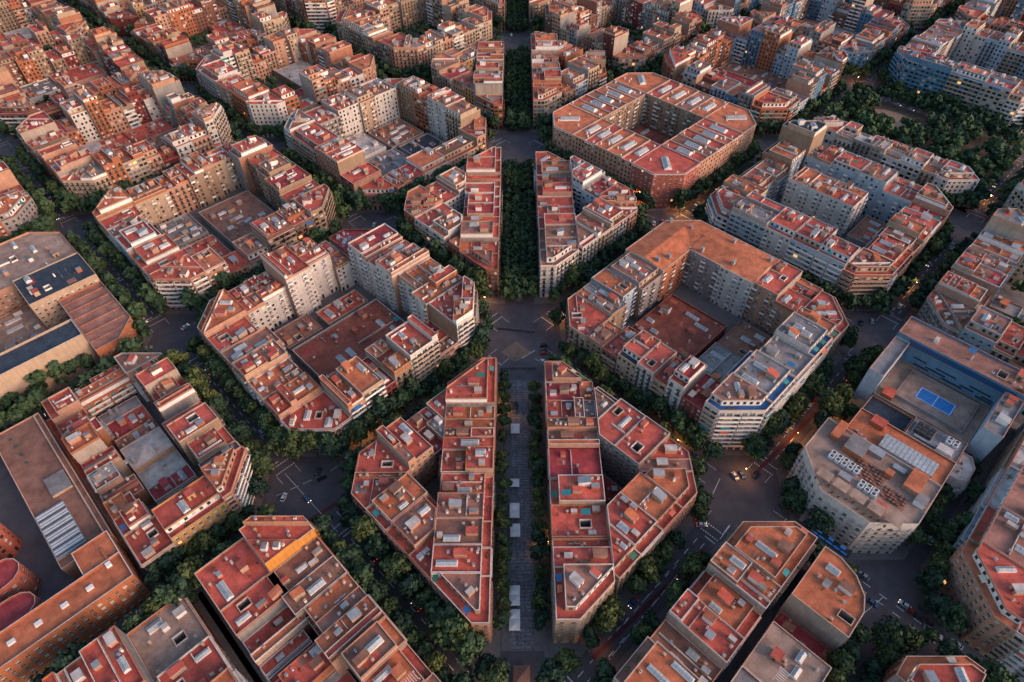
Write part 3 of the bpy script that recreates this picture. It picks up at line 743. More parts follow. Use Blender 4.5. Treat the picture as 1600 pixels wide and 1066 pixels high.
        pos = ('upper' if Y > 3 else 'lower' if Y < -3 else 'middle')+' '+('right' if X > 3 else 'left' if X < -3 else 'centre')
        low = dict(floors=0, H=H, wall=rng.choice('cgpnw'), roof=rk, style='X' if rng.random() < .5 else 'W', rstyle='X' if rng.random() < .4 else 'W', seed=rng.randrange(10**6), desc=desc, ph=False, cat='courtyard building', name='courtyard_building', side=pos, ord=None, cornice=False, cope=rng.choice([COPE, COPEW, ROOF['n']]))
        if rk in 'gwn' and rng.random() < .5: low['gable'] = 1.6; 
        add_building(low, W(rect4(a, b, c, d)), [(-9e3,-9e3),(-9e3+1,-9e3),(-9e3,-9e3+1)], [], low=True)
def wedge(bj, side, desc, P):
    """half of a block cut by the avenue"""
    rng = random.Random(bj*77+(1 if side > 0 else 2)+P.get('seed', 0)); xi = 10.6 if side > 0 else -12.6; dp = P.get('depth', 22); X = xi+side*dp
    oc = [w2(0, bj, u, v) for u, v in octagon(-HS, HS, -HS, HS, {})]; yc = G*bj
    reg = clip(oc, (xi, 0), (side, 0)); tip = P.get('tip', 61); reg = clip(reg, (0, yc+tip), (0, -1)); reg = clip(reg, (0, yc-tip), (0, 1))
    if not visible(reg, 25): return
    pv = inset(reg, -3.6) if False else None
    big = [w2(0, bj, u, v) for u, v in octagon(-HS-4.4, HS+4.4, -HS-4.4, HS+4.4, {k: 1.35 for k in 'SENW'})]
    PAVES.append((desc, clip(clip(clip(big, (xi-side*3.4, 0), (side, 0)), (0, yc+tip+5), (0, -1)), (0, yc-tip-5), (0, 1))))
    cells = []
    av = clip(reg, (X, 0), (-side, 0)); ys = P.get('cuts') or [-61, -47, -36, -24, -13, -2, 9, 20, 31, 45, 61]
    sp = (P.get('av') or '').split()
    for i in range(len(ys)-1):
        c = clip(clip(av, (0, yc+ys[i]), (0, 1)), (0, yc+ys[i+1]), (0, -1))
        s = parse(sp[i] if i < len(sp) else '', rng, P); s['side'] = 'avenue side'; s['ord'] = ORD[i]; s['cnt'] = 'from bottom'
        if i == 0: s['ord'] = None; s['side'] = 'bottom tip'
        if i == len(ys)-2: s['ord'] = None; s['side'] = 'top tip'
        cells.append((s, c))
    rest = clip(reg, (X, 0), (side, 0)); d2 = P.get('d2', 22)
    for sg, nm in ((-1, 'lower'), (1, 'upper')):
        nn = (-side*Q2, -sg*Q2)            # inward normal of the slanting side
        e0 = (side*80.1, yc) ; half = clip(rest, (0, yc), (0, sg))
        st = clip(half, (e0[0]+nn[0]*d2, e0[1]+nn[1]*d2), (-nn[0], -nn[1]))
        t = (-side*Q2, sg*Q2)            # along the slanting side, from the outer corner to the tip
        ds = [(p[0]-e0[0])*t[0]+(p[1]-e0[1])*t[1] for p in st]; L = max(ds); cuts = P.get('dc') or [0, 24, 37, 51, 64]
        sp = (P.get(nm) or '').split()
        for i in range(len(cuts)):
            lo = cuts[i]; hi = cuts[i+1] if i+1 < len(cuts) else 999
            if i == len(cuts)-1: hi = 999
            if lo > L-1: break
            c = st if i == 0 else clip(st, (e0[0]+t[0]*lo, e0[1]+t[1]*lo), t)
            if hi < 900: c = clip(c, (e0[0]+t[0]*hi, e0[1]+t[1]*hi), (-t[0], -t[1]))
            if not c or area(c) < 12: continue
            s = parse(sp[i] if i < len(sp) else '', rng, P); s['side'] = nm+(' left' if side < 0 else ' right')+' side'; s['ord'] = ORD[i]; s['cnt'] = 'from corner'
            cells.append((s, c))
    polys = [c for _, c in cells]
    for i, (s, c) in enumerate(cells):
        s['seed'] = rng.randrange(10**6); s['desc'] = desc
        add_building(s, c, reg, polys[:i]+polys[i+1:])
    c = rest
    for sg in (-1, 1):
        nn = (-side*Q2, -sg*Q2); c = clip(c, (side*80.1+nn[0]*(d2+4), yc+nn[1]*(d2+4)), nn)
    c = clip(c, (X+side*2, 0), (side, 0))
    if c and area(c) > 60 and P.get('yardb', True):
        low = dict(floors=0, H=5, wall='g', roof=P.get('yr', 'm'), style='X', rstyle='X', seed=rng.randrange(10**6), desc=desc, ph=False, cat='courtyard building', name='courtyard_building', side='middle', ord=None, cornice=False)
        low['poly'] = c; low['et'] = ['r']*len(c); LOW.append(low)

FARD = {}
BL = {
 (-1,0): ('block around red shed', dict(SW='5crB 5ptB 6crL 5wrS 5prB', SE='6prL 7coL 5dmW8 6nrB 8wrL22 4pr', NE='8wrS 7woS 8wrS 7wrS 8wrS', NW='4nrW 7prS16 8prS16 5cr 5pr',
      c=dict(S='4prL', E='8wrL', N='5dmB', W='5prB'), rwall='w', d=dict(NE=25, NW=23),
      court=[(-27,27,-29,8,6.5,'k','g','shed'), (-27,-6,12,28,5,'n','g','upper left'), (-2,24,12,25,4.5,'r','c','upper right')], ph=False, rstyle='S')),
 (1,0): ('orange-roofed block', dict(SW='5nrW 5brL 6cuW 7wrB 6prL 8wmB 6dmW', SE='8weL16 8wgL14 8weL14 6gnW', NE='5prB 7prS 7woS20* 7goS20*', NW='7ooS22* 6gnW 5ornS 5nrW',
      c=dict(S='8weL', E='5prW', N='7ooS*', W='5crB'), d=dict(NW=25, NE=25), rstyle='S',
      court=[(-25,13,-8.5,27,6,'k','d','red terrace'), (-26,-2,-30,-11,7,'g','g','grey hall'), (1,24,-29,-11,4.5,'n','g','brown shed')])),
 (1,2): ('uniform white-skylight block', dict(f=7, fs=0, walls='b', roofs='ro', uniform=True, ph=False, cope=COPEW, rstyle='S', rwall='n', d=dict(SW=31, SE=31, NE=31, NW=31),
      SW='7poW 7prW 7poW 7poW 7prW', SE='7prW 7pnW 7prW 7poW 7prW', NE='7poW 7ptW 7poW 7prW', NW='7ptW 7poW 7ptW 7prW 7poW', c=dict(S='7rrW', E='7poW', N='7poW', W='7poW'), court=[(-22,22,-22,22,4,'k','d','yard')])),
 (2,1): ('block with green courtyard', dict(SW='7lrL 7wrS 7lrL 7lrL', SE='6brL20 5ot 6cr 6wr 5pr', NE='5wtW 6lrS 6lwX 6cr', NW='6nrW 4ctB 4prB 5co', roofs='rrmtr', rwall='l',
      c=dict(S='6orL', E='6ptW', N='10cuX', W='5wrL'), rstyle='S', court=[(2,22,-14,28,25,'o','w','white slab'), (-28,-3,-24,28,3.4,'x','g','green turf yard'), (-2,26,-32,-18,6,'n','g','brown shed')])),
 (-2,1): ('block with dark hall courtyard', dict(SW='5cr 5wtL 6lrB 5cr 5pr', SE='6poS 3pr 3cm 6brL20 6brL14', NE='6crS 7nmS 7nnS 7nrS 8gnS', NW='6cr 6nr 5pr 5co', c=dict(S='6prL', E='7nrL', N='6nr', W='6crB'),
      court=[(-5,30,-32,22,7,'n','g','dark hall'), (-32,-9,-30,-3,5,'r','c','red shed'), (-30,-9,2,30,4.5,'g','g','grey shed')])),
 (-1,2): ('block with grey tin sheds', dict(SW='6grL22 7prW20 4rr', SE='3pr 3wr 3cr', NE='7cr 8wrS 7orS 7ntS', NW='7wnB 7crS 7wrS 6gr', c=dict(S='2prW', E='5prB', N='6crL', W='7wnL'), f=6,
      court=[(-30,0,-28,-4,5.5,'g','g','lower left shed'), (3,30,-30,-6,6,'u','g','lower right shed'), (-30,-4,0,30,7,'w','w','white tin shed'), (0,30,-2,28,5,'n','g','upper shed')])),
 (-2,-1): ('dense left residential block', dict(rect=(3,HS,-HS-1,HS), ch=dict(S=0, W=0), d=dict(SW=13, NE=18, SE=17, NW=15), gap=2.05, yard=.05, NE='4oo 4crB 6cr 3wr 5prB 4cr 6pr 3gr', SE='5yrW14', NW='2or', c=dict(S='4crW', E='6prL', N='4cnW', W='3prW'), f=4, SW='2nr 3wm 5oo 2pr 3gw 2mr 3cr 4or', fs=1.2,
      walls='cpnwop', roofs='rromtrrg')),
 (2,-1): ('terrace-roofed mansion block', dict(rect=(-HS-2, HS, 8, HS), ch=dict(S=1, E=0, N=0), sides=[], corners='', court='none')),
 (1,-2): ('alley-split lower right block', dict(one=True, rect=(-HS,HS,33,HS), ch=dict(S=0, E=0), d=dict(SW=20, NE=27), sides=['SE'], corners='ES', SE='7wt20 4wn 6wr 4or 6wo', c=dict(E='6poL', S='5orL'), f=5, roofs='rotrnow', court='none')),
 (-1,-2): ('block beside the dark lane', dict(rect=(16,HS,-HS,HS), ch=dict(W=0), SW='5or 3ww 2wg 3om 2ww 2wn 3or', NE='5or 6oo 6no 5oo 5nn22', SE='5or', NW='4wgX', cx=dict(N=dict(party=5, ph=False)), c=dict(N='7vrL', W='5prW', E='6or', S='5or'), f=5, walls='ppow', roofs='rroorg', d=dict(SW=18, NE=22))),
 (0,-1): None, (0,1): None, (0,3): None, (0,5): None, (3,-2): None, (3,2): None, (-3,0): None, (4,3): None,
}
NAMES = {(3,0): 'block at right edge', (-2,3): 'block with peach tower ends', (-3,2): 'block with red slab', (2,3): 'block behind the skylight ring', (1,4): 'dark maroon courtyard block', (-1,4): 'block with white rounded corner',
 (-3,4): 'block with ochre corner', (-4,1): 'block at left edge', (3,4): 'blue-shaded far block', (-4,3): 'far left pale hall block', (4,1): 'low right-edge block', (-2,5): 'far top-left block', (2,5): 'far top-right block', (3,-2): 'lower right block',
 (-4,5): 'farthest left block', (4,3): 'blue-balconied block', (5,4): 'far right corner block', (-5,4): 'far left corner block', (5,2): 'block beyond the park'}
SPEC = {(-2,3): dict(f=6, walls='cpwnop', SW='7wr 7crS 7oo', c=dict(S='7wrW')), (-1,4): dict(f=7, fs=.5, walls='ccpn', roofs='rorog'), (1,4): dict(f=6.5, walls='cpbdg'), (2,3): dict(f=6.3, walls='lugbolo'), (3,0): dict(f=5.5, walls='lwgnc'),
 (-3,2): dict(f=6.2, walls='cpwdno'), (4,3): dict(f=7, fs=.6, walls='lluwl', SW='8urL20 8uoL20 8lrL16', c=dict(W='8urL', S='6wrL')), (3,4): dict(f=6, walls='lgubo'), (4,1): dict(f=5.5, walls='lwgc'), (5,2): dict(f=5, walls='gnlc')}
wedge(-1, -1, 'lower left wedge block', dict(av='5prB 5pr 5pr 5pm 4wr 5pr 5pr 5nr 6pr 6prB', lower='5orB 5prB 5prB 5prB 5pr', upper='5prB 6prS 4om 5nr 5cr', cuts=[-61,-44,-33,-22,-11,0,11,22,34,61], seed=3))
wedge(-1, 1, 'lower right wedge block', dict(av='6crB 5pr 5yr 5cr 5dm 5pr 5or 5pm 5pr 6crW', lower='5prB 5prB 5crB 5crB 5crB', upper='5prW 6gr 6gr 5mr 5nm', cuts=[-61,-42,-29,-15,-3,12,26,37,48,61], seed=5))
wedge(1, -1, 'upper left wedge block', dict(av='5brB 5nr 6cr 5pr 5cm 5wr 5wr 5pr 6pr 6pr', lower='6orB 6wrL 6woL 5brW 6br', upper='6co 5wr 6wr 5pr', seed=1))
wedge(1, 1, 'upper right wedge block', dict(av='6wnB 5cn 5cn 5pr 5wr 5wr 5pr 5wm 5cr 5cr', lower='6prB 6wnB 6cnB 6wnB', upper='6or 6lmS 7lrS 7lrS', seed=1, yardb=False))
wedge(3, -1, 'far left wedge block', dict(av='', seed=1, f=6)); wedge(3, 1, 'far right wedge block', dict(av='6cr', seed=1, f=6))
wedge(5, -1, 'topmost left wedge block', dict(seed=1, f=6)); wedge(5, 1, 'topmost right wedge block', dict(seed=1, f=6))
for bj in range(-3, 8):
    for bi in range(-9, 10):
        if (bi+bj) % 2 == 0 or (bi == 0 and bj < 6): continue
        if bj == -3: continue
        if (bi, bj) in BL and BL[(bi, bj)]: d, P = BL[(bi, bj)]; block(bi, bj, d, P); continue
        P = dict(SPEC.get((bi, bj), {}))
        q_ = proj(G*bi, G*bj, 20); nm = NAMES.get((bi, bj), f"{'topmost' if q_[1] < 60 else 'distant'} block {'far left' if q_[0] < 300 else 'left of avenue' if q_[0] < 800 else 'right of avenue' if q_[0] < 1250 else 'far right'}")
        P.setdefault('walls', 'cpnoopbbdnoyg' if bi < 0 else 'luwbnclubdpo'); P.setdefault('fs', 1.5); P.setdefault('f', 5.7)
        if (bi, bj) == (3, 2): block(bi, bj, 'park-side row', dict(rect=(-HS, -34, -HS, HS), ch=dict(N=.6, E=.6), sides=['SW', 'NE'], corners='SENW', f=5.5, fs=.6, walls='wlgcw', roofs='rtrwr', d=dict(SW=11, NE=11), court='none')); continue
        if (bi, bj) == (-3, 0): PAVES.append(('hall block', [w2(bi, bj, u, v) for u, v in octagon(-HS-4, HS+4, -HS-12, HS+4, {})])); continue
        if (bi, bj) == (3, -2):
            block(bi, bj, 'lower right block', dict(rect=(-HS-4, HS, 70, 126), ch=dict(W=1.2, N=0, E=0, S=0), f=6, walls='lpcww', roofs='otrn', SW='6crL 6wrL', c=dict(W='6poW', S='6lr'), NW='6ow 6lwL 6lrL', d=dict(NW=24, SW=24))); continue
        block(bi, bj, nm, P)
# other half of the block cut by the side street, below
block(1, -2, 'bottom edge block', dict(rect=(-HS+4, HS-4, -HS, -8), ch=dict(), f=5, walls='ocg', roofs='otr', c=dict(N='6oo', E='5or')))
block(-1, -2, 'block left of dark lane', dict(rect=(-HS,9,-HS,HS), ch=dict(E=0,N=0), NW='6rr 6or12 5nr 5or', NE='4sxX 4nr 5nr 4wr', c=dict(N='3osX', W='4or'), f=5, walls='oopcn', roofs='rnnrt', seed=4))
# ---------------- singular buildings given by their own plan (block frame u, v)
def custom(bi, bj, r, H, wall, roof, style, label, name='apartment_building', cat='apartment building', poly=None, low=False, **kw):
    a, b, c, d = r; p = poly or [(a, c), (b, c), (b, d), (a, d)]
    pw = [w2(bi, bj, *q) for q in p]
    s = dict(floors=max(0, round((H-GF)/FH)), H=H, wall=wall, roof=roof, style=style, seed=abs(int(bi*1000+bj*100+a*7+c)), label=label, name=name, cat=cat, ph=False, poly=pw, et=['s']*len(pw), cornice=False, big=True, rstyle=style)
    s.update(kw); (LOW if low else BUILD).append(s)
def ac_bank(S, c, ang, z, nx, ny, m):
    mb = S.part(); ca, sa = math.cos(ang), math.sin(ang)
    mb.box(c, nx*2.2+.6, ny*2.6+.6, z, z+.3, METAL, ang)
    for i in range(nx):
        for j in range(ny):
            x, y = (i-(nx-1)/2)*2.2, (j-(ny-1)/2)*2.6; q = (c[0]+x*ca-y*sa, c[1]+x*sa+y*ca)
            mb.box(q, 1.8, 2.2, z+.3, z+1.9, m, ang); cyl(mb, q, .7, z+1.9, z+1.95, IRON, 10)
    S.done(mb, 'cooling_unit')
# terrace mansion (lower right)
def terrace(S, H, ang):
    bi, bj = 2, -1; W = lambda u, v: w2(bi, bj, u, v); a45 = R(45)
    mb = S.part(); mb.box(W(-30, 41), 9, 8, H, H+3.2, WALL['o'], a45, ROOF['g']); S.done(mb, 'penthouse')
    mb = S.part(); mb.box(W(-27, 50), 10, 3.5, H, H+2.8, WALL['o'], a45, ROOF['o']); S.done(mb, 'stair_house')
    mb = S.part(); mb.box(W(-29, 17), 11, 6, H, H+2.6, WALL['p'], a45, ROOF['o']); S.done(mb, 'stair_house')
    ac_bank(S, W(-40, 41), a45, H, 2, 5, ACM); ac_bank(S, W(-45, 29), a45, H, 2, 3, ACM)
    for (u, v, n, m_) in ((-37, 32, 6, 8), (-41, 20, 4, 6)):
        mb = S.part(); mb.box(W(u, v), n*1.7, m_*1.6, H+.02, H+.12, ROOF['n'], a45)
        for i in range(n):
            for j in range(m_):
                if (i+j*3) % 4 == 0: continue
                mb.box(W(u+(i-(n-1)/2)*1.5, v+(j-(m_-1)/2)*1.5), 1.0, .9, H+.12, H+.9, WALL['b'], a45, ROOF['n'])
        S.done(mb, 'ventilator_bank')
    for (u, v, a, c_, h_, wm_, rm_) in ((-36, 12, 5, 4, 2.6, WHITE, ROOF['g']), (-26, 34, 4, 6, 2.2, WALL['g'], METAL), (-33, 26, 3, 3, 3.0, WALL['o'], ROOF['o']), (-46, 38, 3, 5, 1.6, WALL['p'], METAL), (-27, 24, 2.5, 5, 1.2, METAL, METAL), (-49, 22, 3, 4, 2.0, WALL['c'], ROOF['r'])):
        mb = S.part(); mb.box(W(u, v), a, c_, H, H+h_, wm_, a45, rm_); S.done(mb, 'roof_shed')
    mb = S.part()
    for k in range(5):
        q = W(-52, 44-k*7); 
        for e in rect(q, 4.5, 5.5, a45): mb.box(e, .12, .12, H, H+2.6, METAL)
        mb.box(q, 4.7, 5.7, H+2.6, H+2.7, ROOF['s'], a45, bottom=True)
    S.done(mb, 'pergola')
    for k in range(14):
        mb = S.part(); q = W(-57+random.Random(k).uniform(0, 3), 46-k*2.6); cyl(mb, q, .4, H, H+.5, WALL['o'], 8)
        for e in range(6): mb.face([(q[0]-.5,q[1]-.3,H+.8+.1*e),(q[0]+.5,q[1]-.2,H+.6+.12*e),(q[0]+.1*e-.3,q[1]+.5,H+.9)], PLANT)
        S.done(mb, 'potted_plants')
custom(2, -1, (0,0,0,0), 25, 'w', 's', 'B', 'big pale mansion with sandy roof terrace and ochre ventilator banks by lower right crossing', name='mansion', cat='mansion',
       poly=[(-58.5,22),(-46,8.5),(-23,8.5),(-23,56.5),(-44,56.5),(-58.5,42)], extras=[terrace], bare=True)
def court_blue(S, H, ang):
    W = lambda u, v: w2(2, -1, u, v); a45 = R(45)
    mb = S.part(); mb.box(W(28, 27), 22, 28, H, H+.12, ROOF['s'], a45); S.done(mb, 'playground_deck')
    mb = S.part(); mb.box(W(28, 27), 8.4, 16, H+.12, H+.2, COURT, a45)
    for dv in (-7.5, 0, 7.5): mb.box(W(28, 27+dv), 7.8, .25, H+.2, H+.21, PAINT, a45)
    for du in (-3.8, 3.8): mb.box(W(28+du, 27), .25, 14.7, H+.2, H+.211, PAINT, a45)
    S.done(mb, 'sports_court')
    mb = S.part(); parapet(mb, rect(W(28, 27), 21, 30, a45), H+.13, 1.6, .15, METAL, METAL); S.done(mb, 'fence')
    mb = S.part(); mb.box(W(16, 44), 6, 5, H, H+2.8, WALL['o'], a45, ROOF['r']); S.done(mb, 'stair_house')
custom(2, -1, (12,41,8,49), 17, 'n', 's', 'W', 'low school hall with blue rooftop sports court inside the blue-clad building', name='school_hall', cat='school', extras=[court_blue], bare=True)
def strips(S, H, ang):
    a45 = R(45)
    for z, v, L in ((19.0,40,7),(19.0,26,9),(19.0,12,7),(20.4,34,9),(20.4,20,6),(20.4,11,5),(22.5,42,6),(22.5,30,9),(22.5,15,9)):
        mb = S.part(); mb.box(w2(2, -1, 41.26, v), .1, L, z, z+.8, GLASS, a45, bottom=True); S.done(mb, 'window')
    mb = S.part(); mb.box(w2(2, -1, 41.2, 27), .24, 44, 26.0, 26.9, GLASSB, a45, bottom=True); S.done(mb, 'window')
    mb = S.part(); mb.box(w2(2, -1, 41.1, 27), .4, 46, 28.2, 30.9, SOLAR, a45, bottom=True); S.done(mb, 'roof_edge')
custom(2, -1, (41.3,56,-2,56), 31, 'u', 't', 'X', 'tall blue-clad slab with long strip windows above the rooftop sports court', name='blue_slab', cat='office building', extras=[strips])
custom(2, -1, (12,41,49.3,56), 29, 'l', 'g', 'X', 'pale metal-clad side wing left of the rooftop sports court', name='side_wing', cat='office building')
custom(2, -1, (14,41,0,7.7), 29, 'l', 'g', 'X', 'pale metal-clad side wing right of the rooftop sports court', name='side_wing', cat='office building')
def orange_roof(S, H, ang):
    W = lambda u, v: w2(2, -1, u, v); a45 = R(45)
    mb = S.part(); mb.box(W(-14, 24), 8, 22, H, H+2.2, WALL['l'], a45, SKYG)
    for k in range(12): mb.box(W(-14, 14+k*1.8), 8.2, .15, H+2.2, H+2.28, METAL, a45)
    S.done(mb, 'skylight'); mb = S.part(); mb.box(W(-6, 40), 5, 6, H, H+2.5, WALL['o'], a45, ROOF['r']); S.done(mb, 'roof_shed')
    for k in range(5): mb = S.part(); mb.box(W(-20+k*.9, 36+k*2.2), 1.2, 1.0, H, H+1.2, WALL['b'], a45, METAL); S.done(mb, 'chimney')
def plant_roof(S, H, ang):
    W = lambda u, v: w2(2, -1, u, v); a45 = R(45); ac_bank(S, W(5, 24), a45, H, 3, 3, IRON); ac_bank(S, W(7, 13), a45, H, 2, 2, ACM)
    mb = S.part(); mb.box(W(0, 14), 4, 6, H, H+2.8, WHITE, a45, ROOF['w']); S.done(mb, 'stair_house'); mb = S.part(); mb.box(W(0, 22), 1, 9, H+.3, H+1.1, METAL, a45, bottom=True); S.done(mb, 'duct')
custom(2, -1, (-22.6,-3,8,49), 20, 'o', 'o', 'W', 'orange roof with long glass skylight behind the terrace mansion', extras=[orange_roof], bare=True)
custom(2, -1, (-2.7,11.6,30,49), 16, 'o', 'u', 'W', 'dark slate roofed annex between the orange roof and sports court', extras=[], bare=True)
custom(2, -1, (-2.7,11.6,8,29.7), 19, 'n', 'g', 'W', 'grey roofed annex crowded with cooling units below the sports court', extras=[plant_roof], bare=True)
custom(2, -1, (-8,8,1,7.8), 17, 'w', 'w', 'L', 'pale rounded wing with curved balconies behind the orange roof with skylight', poly=[(-8,7.8),(-8,4),(-5,1),(3,1),(8,4),(8,7.8)], name='round_wing', cat='apartment building')
custom(1, -2, (0,0,0,0), 22, 'c', 'o', 'B', 'cream round-cornered building with orange roof and blank pale gable, by the lower right crossing', name='round_corner_building', poly=[(31,8),(43,8),(49,10.5),(54,16),(56.5,23),(56.5,29.5),(31,29.5)], et=['s','s','s','s','s','p','p'], party=0)
custom(1, -2, (21,30.7,7,29), 8, 'p', 'm', 'W', 'low maroon-roofed annex at the foot of the blank pale gable', et=['s','p','s','p'])
custom(1, -2, (0,20.7,7,29), 17, 'p', 's', 'W', 'low pale-roofed building beside the blank gable of the round-cornered building', et=['s','p','s','s'])
custom(1, -2, (-22,-.3,8,29), 17, 'o', 'g', 'W', 'grey and orange roofed house at the bottom edge beside the alley', et=['s','p','s','s'])
# big complex at the left edge
def ribs(S, H, ang):
    mb = S.part()
    for k in range(6): mb.box(w2(-3, 0, 45, -58+k*7.5), 21, .6, H+.02, H+.7, ROOF['n'], R(45))
    S.done(mb, 'roof_rib')
custom(-3, 0, (0,0,0,0), 17, 'o', 't', 'W', 'large hall with ribbed dusty pink roof by the left crossing', name='market_hall', cat='hall', poly=[(34,-66),(46,-66),(56.5,-55),(56.5,-15),(34,-15)], extras=[ribs], bare=True)
custom(-3, 0, (22,56.5,-14.7,12), 22, 'c', 'u', 'W', 'cream block with dark slate roofs and white boxes at the left edge', name='office_block', cat='office building')
custom(-3, 0, (0,0,0,0), 19, 'p', 's', 'W', 'long grey-pink roofed building at top of the left-edge complex', name='office_block', cat='office building', poly=[(-20,12.3),(56.5,12.3),(56.5,43),(43,56.5),(-20,56.5)])
custom(-3, 0, (-60,33.7,-58,-43), 23, 'c', 'u', 'X', 'long navy-roofed slab with blank cream side wall at the left edge', name='long_slab', cat='hall', bare=True)
custom(-3, 0, (-30,-2,-42.7,11), 20, 'c', 's', 'W', 'cream walled wing with small square windows at the far left edge', name='office_block', cat='office building')
custom(-3, 0, (-1.6,21.6,-42.7,11), 6, 'c', 's', 'W', 'sandy courtyard floor inside the left-edge complex', name='courtyard_building', cat='courtyard building', low=True)
# industrial strip in the left residential block
def canopy(S, H, ang):
    a45 = R(45); mb = S.part(); mb.box(w2(-2, -1, -14, -17), 11, 25, H, H+1.5, METAL, a45)
    for k in range(18): mb.box(w2(-2, -1, -14, -28.5+k*1.35), 10.6, .5, H+1.5, H+1.62, ACM if k % 3 else IRON, a45)
    S.done(mb, 'corrugated_canopy')
    for k in range(4): mb = S.part(); mb.box(w2(-2, -1, -14+k*.3, 45-k*6), 1.1, 1.1, H, H+.5, SHUTG, a45); S.done(mb, 'roof_hatch')
    mb = S.part(); mb.box(w2(-2, -1, -7, 6), 8, 11, H, H+1.4, WALL['c'], a45, ROOF['g']); S.done(mb, 'roof_shed')
    mb = S.part(); mb.box(w2(-2, -1, -2.2, 9), .5, 84, H, H+1.2, COPE, a45); S.done(mb, 'terrace_wall')
custom(-2, -1, (-20,0,-34,52), 13, 'p', 'n', 'X', 'long brown-grey flat roofed hall left of the dense residential block', name='long_hall', cat='hall', extras=[canopy], bare=True)
custom(-2, -1, (0.3,2.7,-34,50), 8, 'p', 't', 'X', 'narrow pink roof strip along the brown-grey hall', name='roof_strip', cat='hall', low=True)
def pipes(S, H, ang):
    mb = S.part(); a45 = R(45)
    mb.box(w2(-2, -1, -8, -47), 5, 1, H, H+.8, WALL['o'], a45); mb.box(w2(-2, -1, -5, -44), 1, 7, H, H+.8, WALL['o'], a45); mb.box(w2(-2, -1, -5.5, -49), 1.8, 2, H, H+1.3, WHITE, a45); S.done(mb, 'duct')
    for k in range(9): mb = S.part(); mb.box(w2(-2, -1, -14-k*9, -53), 2.4, 1.6, H, H+1, WHITE, a45); S.done(mb, 'roof_hatch')
custom(-2, -1, (0,0,0,0), 18, 'o', 'o', 'W', 'long orange hospital wing with terracotta roof beside the tree-lined street, lower left', name='hospital_wing', cat='hospital', poly=[(-100,-60),(-.4,-60),(-.4,-47),(-100,-47)], extras=[pipes], bare=True)
custom(-2, -1, (-14,-.4,-46.7,-34.3), 18, 'o', 'o', 'W', 'square orange hospital block with terracotta roof and thin pipes, lower left', name='hospital_block', cat='hospital', bare=True)
for k, (v0, v1) in enumerate(((-45.5,-33.5),(-28,-15),(-4,9))):
    pts = [(-95, v0), (-37, v0)]+[(-37+7*math.sin(t*math.pi/6), (v0+v1)/2-(v1-v0)/2*math.cos(t*math.pi/6)) for t in range(1, 6)]+[(-37, v1), (-95, v1)]
    custom(-2, -1, (0,0,k,0), 15, 'r', 'm', 'W', 'orange ward wing with rounded end and maroon roof, '+('lowest','middle','topmost')[k]+' at lower left edge', name='hospital_ward', cat='hospital', poly=pts, bare=True)

# ---------------- labels, level of detail, construction
def sane(b):
    if 'label' in b: return
    sane2(b)
    if len(b['label'].split()) > 14: b['label'] = b['label'].replace(hw(b['floors'])+' ', '', 1)
    if len(b['label'].split()) > 14: b['label'] = b['label'].replace('pale blue', 'bluish').replace(' dusty', '').replace(' from left on ', ' on ').replace(' roof at ', ' roof, ')
    if len(b['label'].split()) > 14: b['label'] = b['label'].replace(' building,', ' house,').replace(' brick', '')
def sane2(b):
    w_, r_ = WNAME[b['wall']], RNAME[b['roof']]
    if b.get('name') == 'courtyard_building':
        b['label'] = f"low courtyard building with {r_} roof, {b['side']} inside {b['desc']}"; return
    kind = 'house'
    if b['ord'] is None: b['label'] = f"{hw(b['floors'])} {w_} building with {r_} roof at {b['side']} of {b['desc']}"
    elif b.get('cnt'): b['label'] = f"{hw(b['floors'])} {w_} building, {r_} roof, {b['ord']} {b['cnt']} on {b['side']} of {b['desc']}"
    else: b['label'] = f"{hw(b['floors'])} {w_} building, {r_} roof, {b['ord']} from left on {b['side']}, {b['desc']}"
def score(b):
    c = centroid(b['poly']); h = b.get('H') or GF+b['floors']*FH; x, y = proj(c[0], c[1], h)
    pts = [proj(p[0], p[1], z) for p in b['poly'] for z in (0, h)]
    xs = [min(1600, max(0, p[0])) for p in pts]; ys = [min(1066, max(0, p[1])) for p in pts]
    return (max(xs)-min(xs))*(max(ys)-min(ys))
def frame_ok(b): return score(b) > 12
BUILD = [b for b in BUILD if area(b['poly']) > 8 and frame_ok(b)]; LOW = [b for b in LOW if area(b['poly']) > 8 and frame_ok(b)]
BUILD.sort(key=lambda b: -score(b)); LOW.sort(key=lambda b: -score(b))
seen = {}
for L_ in (BUILD, LOW):
    for b in L_:
        sane(b); k = seen.get(b['label'], 0); seen[b['label']] = k+1
        if k: b['label'] += ', smaller one' if k == 1 else ', smallest one'
farmb = MB(); NB = 300
NWIN = 110
_mk = make_building
def go(b, i, far):
    if b.get('bare'): b['_bare'] = True
    lod = 2 if far is not None else (0 if i < NWIN else 1)
    if b.get('bare'):
        global dress_roof
        keep = dress_roof; dress_roof = lambda *a, **k: None
        try: _mk(b, lod, far)
        finally: dress_roof = keep
    else: _mk(b, lod, far)
for i, b in enumerate(BUILD):
    b['group'] = None
    go(b, i, farmb if i >= NB else None)
for i, b in enumerate(LOW):
    if i < 150: go(b, 9999, None)
    else: go(b, 9999, farmb)
print('BUILD', len(BUILD), 'LOW', len(LOW))
o = farmb.build('distant_buildings'); tag(o, 'dense mass of small distant apartment houses with red roofs along the top edge', 'distant buildings', kind='stuff')

# ---------------- ground, pavements, road paint
def sheet(name, poly, z, m, h=None, kind='structure'):
    mb = MB()
    if h: mb.prism(poly, z-h, z, m)
    else: mb.flat(poly, z, m)
    return tag(mb.build(name), kind=kind)
sheet('ground', [(-1500,-900),(1500,-900),(1500,2200),(-1500,2200)], 0, ASPH)
for d_, p in PAVES: sheet('pavement', p, .13, PAVE, .125)
yk = 0
